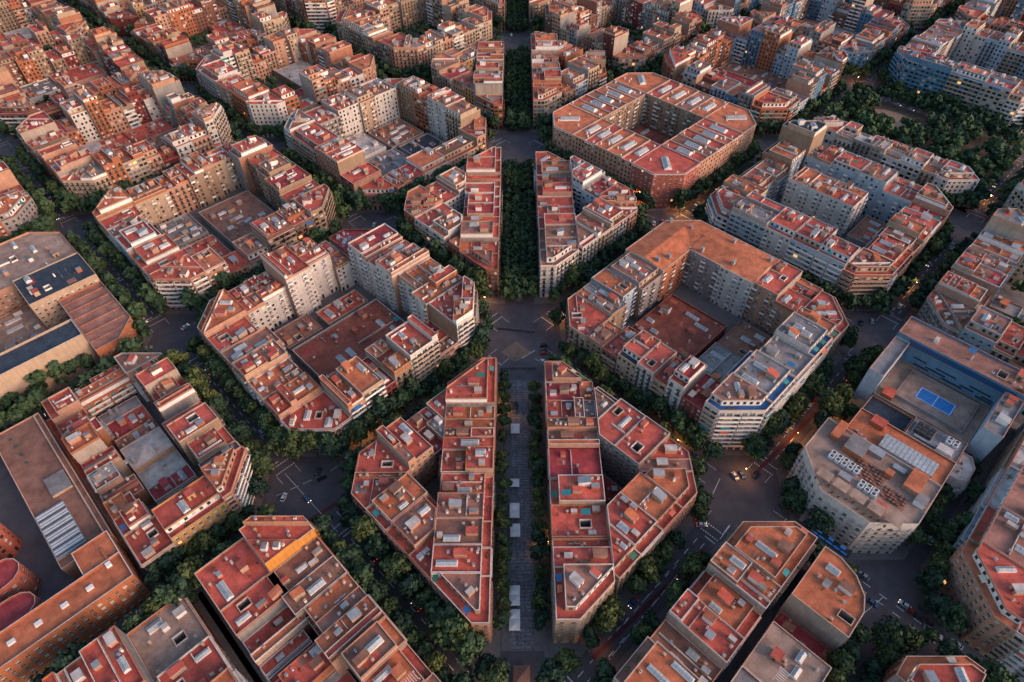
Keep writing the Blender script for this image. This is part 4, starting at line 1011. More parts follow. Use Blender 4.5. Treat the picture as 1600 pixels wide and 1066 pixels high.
# avenue promenade between the wedges
for (y0, y1) in ((-158, -28),):
    sheet('promenade', [(-5.2,y0),(3.6,y0),(3.6,y1),(-5.2,y1)], .14, PROM, .135)
    sheet('kerb_strip', [(-8.8,y0),(-5.2,y0),(-5.2,y1),(-8.8,y1)], .12, PAVE, .115); sheet('kerb_strip', [(3.6,y0),(7.4,y0),(7.4,y1),(3.6,y1)], .12, PAVE, .115)
sheet('promenade', [(-3,30),(1,30),(1,160),(-3,160)], .14, PROM, .135); sheet('promenade', [(-3,218),(1,218),(1,350),(-3,350)], .14, PROM, .135)
def dashes(mb, a, b, n_on, n_off, wd, z=.012, m=PAINT):
    L = math.dist(a, b); dx, dy = (b[0]-a[0])/L, (b[1]-a[1])/L; s = 0; rz = math.atan2(dy, dx)
    while s+n_on <= L+.01:
        c = (a[0]+dx*(s+n_on/2), a[1]+dy*(s+n_on/2)); mb.flat(rect(c, n_on, wd, rz), z, m); s += n_on+n_off
ISEC = [(a, b) for a in range(-5, 6) for b in range(-3, 7) if (a+b) % 2 == 0]
DIRS = {'u': (Q2, Q2), 'v': (-Q2, Q2)}
SEG = []
for (a, b) in ISEC:
    for k, d in DIRS.items():
        a2, b2 = (a+1, b+1) if k == 'u' else (a-1, b+1)
        m_ = (G*(a+a2)/2, G*(b+b2)/2); q = proj(*m_)
        if -350 < q[0] < 1950 and -60 < q[1] < 1500: SEG.append((a, b, a2, b2, k, m_))
for (a, b, a2, b2, k, m_) in SEG:
    d = DIRS[k]; n = (-d[1], d[0]); mb = MB(); q = proj(*m_)
    P_ = lambda s, o: (m_[0]+d[0]*s+n[0]*o, m_[1]+d[1]*s+n[1]*o)
    bright = q[0] > 900 and q[1] > 350
    for off in (-1.7, 1.7): dashes(mb, P_(-38, off), P_(38, off), 3, 3.6, .3)
    for sgn in (-1, 1):
        for t in (42.5, 46.5): dashes(mb, P_(sgn*t, -5), P_(sgn*t, 5), .6, .5, .6)
        mb.flat(rect(P_(sgn*40.6, sgn*-2.4), .45, 5, math.atan2(d[1], d[0])), .012, PAINT)
        for off in (-4.6, 4.6): mb.flat(rect(P_(sgn*50, off+(sgn*0)), 5, .18, math.atan2(d[1], d[0])), .012, PAINT)
    tag(mb.build('road_markings'), kind='structure')
# cycle lane, plaza box, guide lines
def lane(name, pts, wd, m, z=.014):
    mb = MB()
    for p, q in zip(pts, pts[1:]): mb.flat(rect(((p[0]+q[0])/2, (p[1]+q[1])/2), math.dist(p, q), wd, math.atan2(q[1]-p[1], q[0]-p[0])), z, m)
    return tag(mb.build(name), kind='structure')
lane('cycle_lane', [at(455,830), at(545,775)], 1.9, BIKE); lane('cycle_lane', [at(925,1030), at(1100,860)], 1.7, BIKE, .016); lane('cycle_lane', [at(1180,740), at(1300,620)], 1.7, BIKE, .016)
mb = MB(); c0 = at(806, 550); 
for k in range(-5, 6):
    for rz in (0, math.pi/2):
        o_ = (c0[0]+(k*1.1 if rz else 0), c0[1]+(0 if rz else k*1.1)); L = (6-abs(k)*.0)*1.9
        mb.flat(rect((c0[0]+(k*1.0)*Q2*(1 if rz else -1), c0[1]+(k*1.0)*Q2), 11, .14, R(45) if not rz else R(135)), .013+(.002 if rz else 0), PAINTY)
tag(mb.build('box_junction_marking'), kind='structure')
mb = MB()
for p, q, on, off, wd in (((815,560),(840,545),9,1,.3), ((1125,748),(1105,790),9,1,.25), ((445,740),(540,845),20,1,.18), ((432,775),(520,735),4,2,.2), ((1140,822),(1118,852),8,1,.3), ((1330,975),(1390,925),6,.6,.25), ((940,1045),(1085,865),5,1.2,.22), ((950,1000),(1060,880),2,3,.2)):
    dashes(mb, at(*p), at(*q), on, off, wd, .018)
for c_ in ((1085,858),(1205,742),(1395,905),(540,730),(440,760),(770,500),(860,505),(870,560)):
    a_, b_ = at(c_[0]-14, c_[1]+6), at(c_[0]+18, c_[1]-8)
tag(mb.build('road_markings'), kind='structure')
# park
sheet('park_ground', [w2(3, 2, u, v) for u, v in octagon(-31, HS+4, -HS-4, HS+4, {})], .10, YARD, .095)
pk = at(1400, 190); mb = MB(); mb.flat([(pk[0]+15*math.cos(t/16*6.283)-7*math.sin(t/16*6.283), pk[1]+20*math.sin(t/16*6.283)) for t in range(16)], .115, mat('park_sand', (.36,.235,.165), .95, .15, .3))
tag(mb.build('park_path'), kind='structure')
# ---------------- trees
def tree_mesh(seed, rad, h, nb, nl, ls):
    rng = random.Random(seed); rs = np.random.RandomState(seed); mb = MB(); bl = []
    zc = h*.62; hh = h*.40
    for k in range(nb):
        t = rng.random()**.6; a = rng.uniform(0, 6.283); r = t*rad*.62; z = zc+rng.uniform(-.75, .9)*hh*(1-t*.45)
        bl.append((r*math.cos(a), r*math.sin(a), z, rad*rng.uniform(.34, .52)))
    bl.append((0, 0, zc+hh*.35, rad*.5))
    V = []; F = []
    for (x, y, z, r) in bl:
        n = int(nl/len(bl)); u = rs.normal(size=(n, 3)); u /= np.linalg.norm(u, axis=1)[:, None]; rr = r*(rs.uniform(.72, 1.12, n))[:, None]
        c = u*rr*[1, 1, .8]+[x, y, z]
        nrm = u+rs.normal(scale=.55, size=(n, 3)); nrm /= np.linalg.norm(nrm, axis=1)[:, None]
        t1 = np.cross(nrm, rs.normal(size=(n, 3))); t1 /= np.linalg.norm(t1, axis=1)[:, None]; t2 = np.cross(nrm, t1); s = ls*rs.uniform(.6, 1.25, n)[:, None]
        for p, a_, b_ in zip(c, t1*s, t2*s):
            i = len(V); V += [tuple(p-a_*.9-b_*.3), tuple(p+b_*.8-a_*.1), tuple(p+a_), tuple(p-b_*.9+a_*.2)]; F.append((i, i+1, i+2, i+3))
        # inner mass of the clump so that it is not see-through
        i = len(V); rc = r*.66; top = []
        ring = []
        for la in (-50, 0, 50):
            for lo in range(6):
                q = rc*rng.uniform(.8, 1.15); A = lo*1.047+(la*.01); ring.append((x+q*math.cos(R(la))*math.cos(A), y+q*math.cos(R(la))*math.sin(A), z+q*.8*math.sin(R(la))))
        V += ring+[(x, y, z+rc*.8), (x, y, z-rc*.8)]
        for L_ in range(2):
            for lo in range(6): b0 = i+L_*6; F.append((b0+lo, b0+(lo+1) % 6, b0+6+(lo+1) % 6, b0+6+lo))
        for lo in range(6): F.append((i+12+lo, i+12+(lo+1) % 6, i+18)); F.append((i+(lo+1) % 6, i+lo, i+19))
    return V, F
def trunk_mb(rad, h):
    mb = MB(); n = 7; zz = [(0, .26), (.12*h, .2), (h*.38, .15), (h*.6, .09)]
    for (z0, r0), (z1, r1) in zip(zz, zz[1:]):
        for k in range(n):
            a, b = 6.2832*k/n, 6.2832*(k+1)/n
            mb.face([(r0*math.cos(a), r0*math.sin(a), z0), (r0*math.cos(b), r0*math.sin(b), z0), (r1*math.cos(b), r1*math.sin(b), z1), (r1*math.cos(a), r1*math.sin(a), z1)], TRUNK)
    for k in range(4):
        a = k*1.57+.4; x, y, z = rad*.5*math.cos(a), rad*.5*math.sin(a), h*.6
        for c, s in (((-math.sin(a)*.07, math.cos(a)*.07), 1),):
            mb.face([(c[0], c[1], h*.33), (-c[0], -c[1], h*.33), (x-c[0]*.5, y-c[1]*.5, z), (x+c[0]*.5, y+c[1]*.5, z)], TRUNK)
            mb.face([(0, 0, h*.33+.12), (0, 0, h*.33-.12), (x, y, z-.05), (x, y, z+.05)], TRUNK)
    return mb
LEAFS = [LEAF, leafmat('plane_leaves_dark', (.02,.045,.034), (.055,.09,.045)), leafmat('plane_leaves_light', (.04,.065,.03), (.12,.14,.045))]
TV = []
for k in range(6):
    V, F = tree_mesh(k+1, 4.4, 11.5+(k % 3), 9, 620, .62); me = bpy.data.meshes.new('crown'); me.from_pydata(V, [], F); me.materials.append(LEAFS[k % 3]); TV.append(me)
TRM = trunk_mb(4.4, 12).build('trunk', link=False).data
FV = []
for k in range(5):
    V, F = tree_mesh(k+40, 4.4, 11.5, 5, 110, 1.15); FV.append((np.array(V, dtype=np.float32), F))
TREES = []
rt_ = random.Random(99)
def street_density(k, m_):
    q = proj(*m_)
    if k == 'u' and q[0] > 1000 and q[1] > 600: return .8
    return 1.0
inter = lambda a, b: proj(G*a, G*b)
for (a, b, a2, b2, k, m_) in SEG:
    d = DIRS[k]; n = (-d[1], d[0]); q = proj(*m_); dens = street_density(k, m_)
    side_desc = f"{'rising' if k=='u' else 'falling'}"
    for sgn in (-1, 1):
        s = -47.0
        while s < 48:
            x, y = m_[0]+d[0]*s+n[0]*sgn*6.4+rt_.uniform(-.5, .5), m_[1]+d[1]*s+n[1]*sgn*6.4+rt_.uniform(-.5, .5)
            s += rt_.uniform(5.6, 7.4)
            if abs(x+1.2) < 17 and abs(q[0]-800) < 140: continue
            if rt_.random() > dens: continue
            TREES.append((x, y, rt_.uniform(.72, 1.2), (a, b, k, sgn)))
    # trees on the cut corners
for (a, b) in ISEC:
    if a == 0: continue
    for k in range(4):
        A = k*math.pi/2
        for t in (-7.5, 0, 7.5):
            if rt_.random() < .3: continue
            x, y = G*a+20.5*math.cos(A)-t*math.sin(A), G*b+20.5*math.sin(A)+t*math.cos(A)
            TREES.append((x, y, rt_.uniform(.8, 1.1), (a, b, 'corner', k)))
# avenue
for y0, y1 in ((-150, -30), (30, 162), (218, 350), (405, 540)):
    up_ = y0 > 0; y = y0
    while y < y1:
        for x in ((-9.0, 6.2) if not up_ else (-8.2, -3.2, 1.6, 6.4)):
            if rt_.random() < (.95 if not up_ else .97): TREES.append((x+rt_.uniform(-.4, .4), y+rt_.uniform(-.8, .8), rt_.uniform(.68, .92) if not up_ else rt_.uniform(.8, 1.0), ('avenue', y0, 'a', 1 if x > 0 else -1)))
        y += rt_.uniform(5.2, 6.4) if up_ else rt_.uniform(5.8, 7.2)
# side street right, below
for s in np.arange(-52, 60, 7.0):
    for v in (-6.2, 5.6):
        x, y = w2(2, -1, s, v)
        if rt_.random() < .85: TREES.append((x, y, rt_.uniform(.85, 1.1), ('side', 2, 'u', v > 0)))
for s in np.arange(-50, 50, 7.0):
    for v in (-5, 5): TREES.append((*w2(1, -2, s, v), rt_.uniform(.85, 1.1), ('side', 1, 'u', v > 0)))
# park trees
for k in range(150):
    u, v = rt_.uniform(-28, 58), rt_.uniform(-58, 58); x, y = w2(3, 2, u, v)
    if math.hypot((x-pk[0])/19, (y-pk[1])/24) > 1: TREES.append((x, y, rt_.uniform(.8, 1.25), ('park', 0, 'p', 0)))
for (x, y, s, dsc) in PARKTREES: TREES.append((x, y, s, ('yard', dsc, 'y', 0)))
# dense corner groves seen in the photograph
for (px, py, n, rr) in ((408,770,6,7), (300,620,5,8), (70,370,6,8), (1270,1040,9,10), (1390,1020,6,7), (1335,600,8,10), (1310,640,5,8), (1500,760,6,9), (1480,860,4,8), (700,1010,2,4), (215,520,3,5), (480,300,3,6), (1235,800,3,4)):
    c = at(px, py, 6)
    for k in range(n): TREES.append((c[0]+rt_.uniform(-rr, rr), c[1]+rt_.uniform(-rr, rr), rt_.uniform(.9, 1.2), ('grove', px, py, 0)))
# drop trees that would stand inside a building
BB = [(b['poly'], centroid(b['poly'])) for b in BUILD+LOW]
def blocked(x, y, m=1.6):
    for p, c in BB:
        if abs(c[0]-x) < 60 and abs(c[1]-y) < 60 and inside(p, (x, y), -m): return True
    return False
def tin(x, y):
    q = proj(x, y, 8); return -30 < q[0] < 1630 and -25 < q[1] < 1100
TREES = [(t[0], t[1], t[2]*((1.42 if proj(t[0], t[1])[0] < 760 and proj(t[0], t[1])[1] > 300 else 1.22) if t[3][0] not in ('avenue', 'yard') else 1.12), t[3]) for t in TREES]
OPEN = [(1325,872,1432,1000), (765,500,862,582), (425,725,545,830), (1095,742,1225,860), (236,505,312,562), (1345,498,1445,565), (770,215,845,262), (560,350,625,385)]
def openarea(x, y): q = proj(x, y, 0); return any(a <= q[0] <= c and b <= q[1] <= d for a, b, c, d in OPEN)
TREES = [t for t in TREES if not openarea(t[0], t[1])]
TREES = [t for t in TREES if tin(t[0], t[1]) and not blocked(t[0], t[1])]
TREES.sort(key=lambda t: math.dist((t[0], t[1], 8), CAMP)-t[2]*40)
def where(x, y):
    q = proj(x, y, 0); return ('upper' if q[1] < 355 else 'middle' if q[1] < 710 else 'lower')+' '+('left' if q[0] < 533 else 'centre' if q[0] < 1067 else 'right')
glab = {}
rows = {}
for t in TREES[:300]: rows.setdefault(t[3], []).append(t)
for key, ts in rows.items():
    cx = sum(t[0] for t in ts)/len(ts); cyy = sum(t[1] for t in ts)/len(ts); q = proj(cx, cyy, 5)
    bs = sorted(BUILD[:200], key=lambda b: math.dist(centroid(b['poly']), (cx, cyy)))
    nb = next((b['desc'] for b in bs if b.get('desc')), 'the crossing')
    if key[0] == 'avenue': lb = f"round leafy tree in the {'right' if key[3] > 0 else 'left'} row of the {'lower' if key[1] < 0 else 'upper'} avenue promenade"
    elif key[2] == 'corner': lb = f"plane tree at the {('right','upper','left','lower')[key[3]]} side of crossing by {nb}"
    elif key[0] == 'yard': lb = f"small tree in the yard inside {key[1]}"
    elif key[0] == 'park': lb = 'dark leafy tree in the park around the sandy clearing'
    elif key[0] == 'grove': lb = f"large dark tree in the dense grove beside {nb}"
    else: lb = f"green plane tree, {'upper' if key[3] in (1, True) else 'lower'} kerb row beside {nb}"
    k = glab.get(lb, 0); glab[lb] = k+1
    if k: lb += f", {('', 'next', 'farther', 'another', 'still farther', 'last')[min(k, 5)]} row"
    rows[key] = (lb, 'trees: '+lb[:50])
proto = None
for i, (x, y, s, key) in enumerate(TREES[:300]):
    lb, gr = rows[key]; r_ = empty('plane_tree', x, y, .1, rt_.uniform(0, 6.28)); r_.scale = (s*rt_.uniform(.9, 1.08), s*rt_.uniform(.9, 1.08), s*rt_.uniform(.85, 1.15)); tag(r_, lb, 'tree', gr)
    for nm, me in (('crown', TV[i % 6]), ('trunk', TRM)):
        c = bpy.data.objects.new(nm, me); COL.objects.link(c); c.parent = r_
print('TREES', len(TREES))
VV = []; FF = []; off = 0
for (x, y, s, key) in TREES[300:]:
    V, F = FV[rt_.randrange(5)]; a = rt_.uniform(0, 6.28); ca, sa = math.cos(a), math.sin(a)
    W_ = np.stack([(V[:, 0]*ca-V[:, 1]*sa)*s+x, (V[:, 0]*sa+V[:, 1]*ca)*s+y, V[:, 2]*s], 1); VV.append(W_)
    FF += [tuple(i+off for i in f) for f in F]; off += len(V)
if VV:
    me = bpy.data.meshes.new('distant_trees'); me.from_pydata(np.concatenate(VV).tolist(), [], FF); me.materials.append(LEAF)
    o = bpy.data.objects.new('distant_trees', me); COL.objects.link(o); tag(o, 'continuous dark canopy of distant street trees filling the far streets', 'distant trees', kind='stuff')

# ---------------- cars
def carmat(n, c): return mat('car_'+n, c, .35, 0, spec=.5)
CARC = {'white': carmat('white', (.62,.62,.62)), 'dark grey': carmat('dark_grey', (.05,.05,.055)), 'silver': carmat('silver', (.33,.34,.35)), 'red': carmat('red', (.32,.03,.03)), 'blue': carmat('blue', (.04,.09,.2)), 'black': carmat('black', (.015,.015,.018))}
TYRE = mat('tyre', (.02,.02,.02), .9, 0); HEAD = mat('headlight', (.9,.8,.6), .3, 0, emit=(1,.8,.5), es=3); TAIL = mat('tail_light', (.5,.02,.02), .4, 0, emit=(1,.05,.02), es=2.5)
LAMPOFF = mat('lamp_lens', (.5,.5,.48), .3, 0); TAILOFF = mat('tail_lens', (.25,.02,.02), .4, 0)
_car = {}
def car_parts(kind, colr, on):
    key = (kind, colr, on)
    if key in _car: return _car[key]
    m = CARC[colr]; L, Wd = (4.3, 1.8) if kind == 'car' else (5.2, 2.0); parts = []
    b = MB()
    prof = [(-L/2,.35),(-L/2,.85),(-L*.44,.98),(-L*.2,1.0),(L*.22,.98),(L*.46,.80),(L/2,.62),(L/2,.32)] if kind == 'car' else [(-L/2,.35),(-L/2,1.15),(-L*.46,1.2),(L*.2,1.2),(L*.3,1.12),(L*.48,.9),(L/2,.7),(L/2,.32)]
    for s in (-1, 1): b.face([(x, s*Wd/2, z) for x, z in (prof if s < 0 else reversed(prof))], m)
    for p, q in zip(prof, prof[1:]): b.face([(p[0],-Wd/2,p[1]),(p[0],Wd/2,p[1]),(q[0],Wd/2,q[1]),(q[0],-Wd/2,q[1])], m)
    b.face([(L/2,-Wd/2,.32),(L/2,Wd/2,.32),(-L/2,Wd/2,.35),(-L/2,-Wd/2,.35)], TYRE)
    parts.append(('body', b.build('body', link=False)))
    c = MB(); zt = 1.45 if kind == 'car' else 2.0; z0 = .98 if kind == 'car' else 1.18; x0, x1, x2, x3 = (-L*.42,-L*.28,L*.08,L*.24) if kind == 'car' else (-L*.49,-L*.46,L*.18,L*.32); wi = Wd/2-.08; wt = Wd/2-.24
    lo = [(x0,-wi,z0),(x3,-wi,z0),(x3,wi,z0),(x0,wi,z0)]; hi = [(x1,-wt,zt),(x2,-wt,zt),(x2,wt,zt),(x1,wt,zt)]
    for i in range(4): c.face([lo[i], lo[(i+1)%4], hi[(i+1)%4], hi[i]], GLASS if kind == 'car' or i == 1 else m)
    parts.append(('window', c.build('window', link=False)))
    r = MB(); r.prism([(p[0],p[1]) for p in [(x1-.03,-wt-.03),(x2+.03,-wt-.03),(x2+.03,wt+.03),(x1-.03,wt+.03)]], zt+.003, zt+.06, m, bottom=True); parts.append(('roof', r.build('roof', link=False)))
    for sx in (-1, 1):
        for sy in (-1, 1):
            w_ = MB(); n = 12; cx, cz, rr = sx*L*.31, .32, .32; y0, y1 = sy*(Wd/2-.2), sy*(Wd/2+.015)
            pts = [(cx+rr*math.cos(6.283*k/n), cz+rr*math.sin(6.283*k/n)) for k in range(n)]
            w_.face([(x, y1, z) for x, z in pts], TYRE)
            for k in range(n): p, q = pts[k], pts[(k+1)%n]; w_.face([(p[0],y0,p[1]),(q[0],y0,q[1]),(q[0],y1,q[1]),(p[0],y1,p[1])], TYRE)
            parts.append(('wheel', w_.build('wheel', link=False)))
    for sy in (-1, 1):
        h = MB(); h.prism(rect((L/2+.01, sy*Wd*.34), .06, .4), .52, .7, HEAD if on else LAMPOFF); parts.append(('headlight', h.build('headlight', link=False)))
        h = MB(); h.prism(rect((-L/2-.01, sy*Wd*.38), .06, .3), .62, .82, TAIL if on else TAILOFF); parts.append(('tail_light', h.build('tail_light', link=False)))
    _car[key] = parts; return parts
def car(x, y, ang, label, colr='white', kind='car', on=False, group=None):
    r = empty('parked_car' if not on else 'moving_car', x, y, .005, ang)
    if kind == 'van': r.name = 'van'
    tag(r, label, kind, group)
    for nm, src in car_parts(kind, colr, on): c = src.copy(); c.name = nm; COL.objects.link(c); c.parent = r
ul, vl = R(45), R(135)
for (px, py, ang, cl, kind, on, lb) in [
    (850,541,0,'black','car',False,'black car at the right edge of the plaza, topmost of three parked'), (850,548,0,'dark grey','car',False,'dark grey car at the right edge of the plaza, below the black one'),
    (850,553,0,'red','car',False,'red car at right edge of the plaza beside the wedge tip'), (849,566,R(-30),'white','car',False,'white car turned slantwise just below the red car'),
    (444,778,R(80),'white','car',False,'white car at the kerb left of the lower left crossing'), (480,780,R(-45),'blue','car',True,'dark blue car with headlights crossing the lower left crossing'),
    (503,748,R(30),'black','car',False,'black car parked beside the upper cut corner at lower left crossing'), (498,738,R(70),'dark grey','car',False,'dark grey car parked nose-in above the lower left crossing'),
    (1148,745,R(-70),'white','car',False,'white car parked nose-in above the lower right crossing'), (1159,743,R(-70),'blue','car',False,'blue car parked nose-in beside the white one above crossing'),
    (1180,742,R(45),'black','car',False,'black car beside the crosswalk of the lower right crossing'), (1096,821,0,'white','car',True,'white car with lamps on beside the right wedge corner'), (1094,811,0,'dark grey','car',True,'grey car just above the white car by the right wedge corner'),
    (1453,846,R(60),'white','car',False,'white car driving up the tree-lined street at lower right'), (1443,838,R(55),'dark grey','car',False,'dark car under trees left of the lone white car'),
    (1343,901,0,'black','car',True,'black taxi at the kerb below the terrace mansion'), (1327,987,R(65),'silver','car',False,'silver car parked beside the round-cornered building'),
    (1584,636,R(-10),'white','van',False,'white van right of the blue-clad slab'), (1435,965,R(-40),'dark grey','car',False,'dark grey car first in the diagonal row at lower right crossing'), (1425,958,R(-40),'red','car',False,'dark red car at upper end of the diagonal parked row'),
    (1452,985,R(-35),'silver','car',False,'silver car second in the diagonal row at lower right'), (1462,993,R(-35),'white','car',False,'white car at lower end of the diagonal parked row'),
    (585,352,R(80),'white','car',False,'white car parked nose-in above the upper left crossing'), (597,353,R(80),'dark grey','car',False,'grey car beside the white one above the upper left crossing'), (614,372,R(80),'blue','car',False,'blue car at the kerb of the upper left crossing'),
    (138,361,R(20),'white','car',False,'white car crossing the left upper crossing'), (290,512,R(60),'white','car',True,'white car stopped at the left crossing'), (296,547,R(-50),'dark grey','car',True,'dark car with lamps on entering the left crossing'),
    (232,545,R(20),'silver','car',False,'silver car parked by the ribbed hall corner'), (1022,350,R(80),'white','car',True,'white car parked above the upper right crossing'), (1035,348,R(80),'red','car',True,'red car parked next to the white car above upper right crossing'), (1050,346,R(80),'silver','car',False,'silver car in the short row above upper right crossing'),
    (1404,541,R(30),'red','car',False,'red car in the right crossing'), (1310,505,R(70),'dark grey','car',False,'dark car parked at the left kerb of right crossing'), (1345,506,R(70),'black','car',False,'black car parked above the right crossing'), (1362,503,R(70),'silver','car',False,'silver car parked above the right crossing'),
    (808,89,0,'white','car',False,'white car crossing the avenue at the far junction'), (799,56,R(90),'white','van',False,'white van on the far avenue at top')]+[(1228+i*9,676-i*10,R(60),c_,'car',False,f'{c_} car parked slantwise, {o_} up the row along the long striped building') for i,(c_,o_) in enumerate((('silver','first'),('white','second'),('dark grey','third'),('silver','fourth'),('white','fifth'),('red','sixth'),('black','seventh')))]+[(1228+i*12,962-i*9,R(45),c_,'car',False,f'{c_} car in the dark alley, {o_} from below') for i,(c_,o_) in enumerate((('silver','first'),('black','second')))]:
    x, y = at(px, py); car(x, y, ang, lb, cl, kind, on)
rc = random.Random(5); ncar = 0
for (a, b, a2, b2, k, m_) in SEG:
    q = proj(*m_)
    if not (-50 < q[0] < 1650 and 60 < q[1] < 1150): continue
    d = DIRS[k]; n = (-d[1], d[0]); nd = min(BUILD[:200], key=lambda t: math.dist(centroid(t['poly']), m_) if t.get('desc') else 1e9)['desc']
    for t in range(9):
        if rc.random() < .4: continue
        s = -40+t*9+rc.uniform(-2, 2); off = rc.choice([-4.0, -3.2, 0, 3.2, 4.0]); cl = rc.choice(['white','white','dark grey','silver','black','blue']); on = rc.random() < .35
        x, y = m_[0]+d[0]*s+n[0]*off, m_[1]+d[1]*s+n[1]*off; Q_ = proj(x, y)
        if not (0 < Q_[0] < 1600 and 0 < Q_[1] < 1066) or abs(x) < 22: continue
        car(x, y, math.atan2(d[1], d[0])+(math.pi if off > 0 else 0), f"{cl} car in the {'upper' if off>0 else 'lower' if off<0 else 'middle'} lane, {nd}, {where(x, y)}", cl, 'car', on, f'cars driving beside {nd}'); ncar += 1
# bus with blue lit side
bx, by = at(1295, 848); r = empty('city_bus', bx, by, .005, vl); tag(r, 'long dark bus with blue lit windows below the white-walled mansion', 'bus')
BLUE = mat('bus_blue_light', (.05,.2,.5), .4, 0, emit=(.05,.3,1), es=.12)
def local(name, fn, parent):
    mb = MB(); fn(mb); return mb.build(name, parent)
local('body', lambda m: m.prism(rect((0,0), 17, 2.5), .35, 3.0, CARC['blue'], CARC['dark grey']), r)
for k in range(5): local('window', lambda m: m.prism(rect((-6.4+k*3.2, 1.27), 2.6, .04), 1.3, 2.5, BLUE), r)
for k in range(5): local('window', lambda m: m.prism(rect((-6.4+k*3.2, -1.27), 2.6, .04), 1.3, 2.5, GLASS), r)
for k in range(3): local('roof_hatch', lambda m: m.prism(rect((-5+k*5, 0), 2.2, 1.2), 3.0, 3.2, BLUE), r)
for sx in (-5.5, 0, 5.5):
    for sy in (-1, 1): local('wheel', lambda m: [m.face([(sx+.45*math.cos(t*.5236), sy*1.27, .45+.45*math.sin(t*.5236)) for t in range(12)], TYRE), m.prism(rect((sx, sy*1.15), .8, .2), .0, .8, TYRE)], r)

# ---------------- motorcycles in rows
def moto_parts():
    b = MB()
    b.prism(rect((0,0), 1.0, .3), .45, .8, CARC['black']); b.prism(rect((-.35,0), .7, .34), .8, .95, TYRE); b.prism(rect((.45,0), .2, .6), 1.0, 1.08, METAL); b.prism(rect((.5,0), .18, .25), .6, 1.0, CARC['dark grey'])
    o = [('body', b.build('body', link=False))]
    for sx in (-.65, .65):
        w_ = MB(); pts = [(sx+.3*math.cos(k*.6283), .3+.3*math.sin(k*.6283)) for k in range(10)]
        for s in (-.07, .07): w_.face([(x, s, z) for x, z in pts], TYRE)
        for k in range(10): p, q = pts[k], pts[(k+1)%10]; w_.face([(p[0],-.07,p[1]),(q[0],-.07,q[1]),(q[0],.07,q[1]),(p[0],.07,p[1])], TYRE)
        o.append(('wheel', w_.build('wheel', link=False)))
    return o
MP = moto_parts()
for (p, q, n, lb) in (((778,514),(836,520),15,'parked motorcycle in the row along the upper edge of the plaza'), ((782,577),(838,576),12,'parked motorcycle in the row below the plaza'), ((722,1028),(742,1052),8,'parked motorcycle in the short row below the left wedge tip'), ((868,1048),(900,1030),8,'parked motorcycle in the short row below the right wedge tip')):
    A, B_ = at(*p), at(*q); dr = math.atan2(B_[1]-A[1], B_[0]-A[0])
    for k in range(n):
        t = (k+.5)/n; r = empty('motorcycle', A[0]+(B_[0]-A[0])*t, A[1]+(B_[1]-A[1])*t, .01, dr+R(80)); tag(r, lb, 'motorcycle', lb[7:])
        for nm, src in MP: c = src.copy(); c.name = nm; COL.objects.link(c); c.parent = r

# ---------------- promenade canopies, kiosk, lamps, people
TENT = mat('canopy_cloth', (.80,.72,.70), .8, .1, .5); DARKT = mat('canopy_dark', (.035,.04,.055), .8, .1, .5)
for i, (px, py, L, m, lb) in enumerate([(803,634,5,DARKT,'dark canopy on the promenade, highest of the terrace canopies'), (805,669,5.5,TENT,'white terrace canopy just below the dark one'), (804,754,4,TENT,'small white terrace canopy, third down the promenade'), (804,797,7,TENT,'long white terrace canopy, fourth down the promenade'), (805,828,6,TENT,'white terrace canopy right below the long one'),
        (804,930,8,TENT,'double white terrace canopy, sixth down the promenade'), (804,968,8,TENT,'largest white terrace canopy, lowest on the promenade')]):
    x, y = at(px, py, 2.8); r = empty('terrace_canopy', x, y, .14); tag(r, lb, 'canopy', 'terrace canopies on the promenade'); n = 2 if L > 5.6 else 1
    for k in range(n):
        yy = (k-(n-1)/2)*L/n; h = L/n-.1
        local('roof', lambda mb: [mb.face([(a_[0], a_[1]+yy, 2.5), (b_[0], b_[1]+yy, 2.5), (0, yy, 3.3)], m) for a_, b_ in zip([(-2.1,-h/2),(2.1,-h/2),(2.1,h/2),(-2.1,h/2)], [(2.1,-h/2),(2.1,h/2),(-2.1,h/2),(-2.1,-h/2)])]+[mb.face([(a_[0], a_[1]+yy, 2.2), (b_[0], b_[1]+yy, 2.2), (b_[0], b_[1]+yy, 2.5), (a_[0], a_[1]+yy, 2.5)], m) for a_, b_ in zip([(-2.1,-h/2),(2.1,-h/2),(2.1,h/2),(-2.1,h/2)], [(2.1,-h/2),(2.1,h/2),(-2.1,h/2),(-2.1,-h/2)])], r)
    for sx in (-2, 2):
        for sy in (-L/2+.2, L/2-.2): local('post', lambda mb: mb.prism(rect((sx, sy), .1, .1), 0, 2.3, METAL), r)
x, y = at(815, 1056, 3); r = empty('kiosk', x, y, .14); tag(r, 'brown-roofed kiosk at the bottom end of the promenade', 'kiosk')
local('wall', lambda mb: mb.prism(rect((0,0), 5, 6), 0, 2.7, WALL['b']), r); local('roof', lambda mb: [mb.prism(rect((0,0), 6, 7), 2.7, 2.95, ROOF['n'], bottom=True)]+[mb.face([(a_[0],a_[1],2.96),(b_[0],b_[1],2.96),(0,0,4)], ROOF['n']) for a_, b_ in zip(rect((0,0),6,7), rect((0,0),6,7)[1:]+rect((0,0),6,7)[:1])], r)
LB = mat('lamp_globe', (1,.7,.35), .4, 0, emit=(1,.5,.14), es=40)
post = MB(); cyl(post, (0,0), .09, 0, 6.0, METAL, 8); cyl(post, (0,0), .2, 0, .5, METAL, 8); post.prism([(-.05,-.05),(1.25,-.05),(1.25,.05),(-.05,.05)], 5.9, 6.0, METAL, bottom=True); PO = post.build('post', link=False)
lampm = MB(); lampm.prism(rect((1.2,0), .5, .3), 5.72, 5.88, LB, METAL, bottom=True); LO = lampm.build('lamp', link=False)
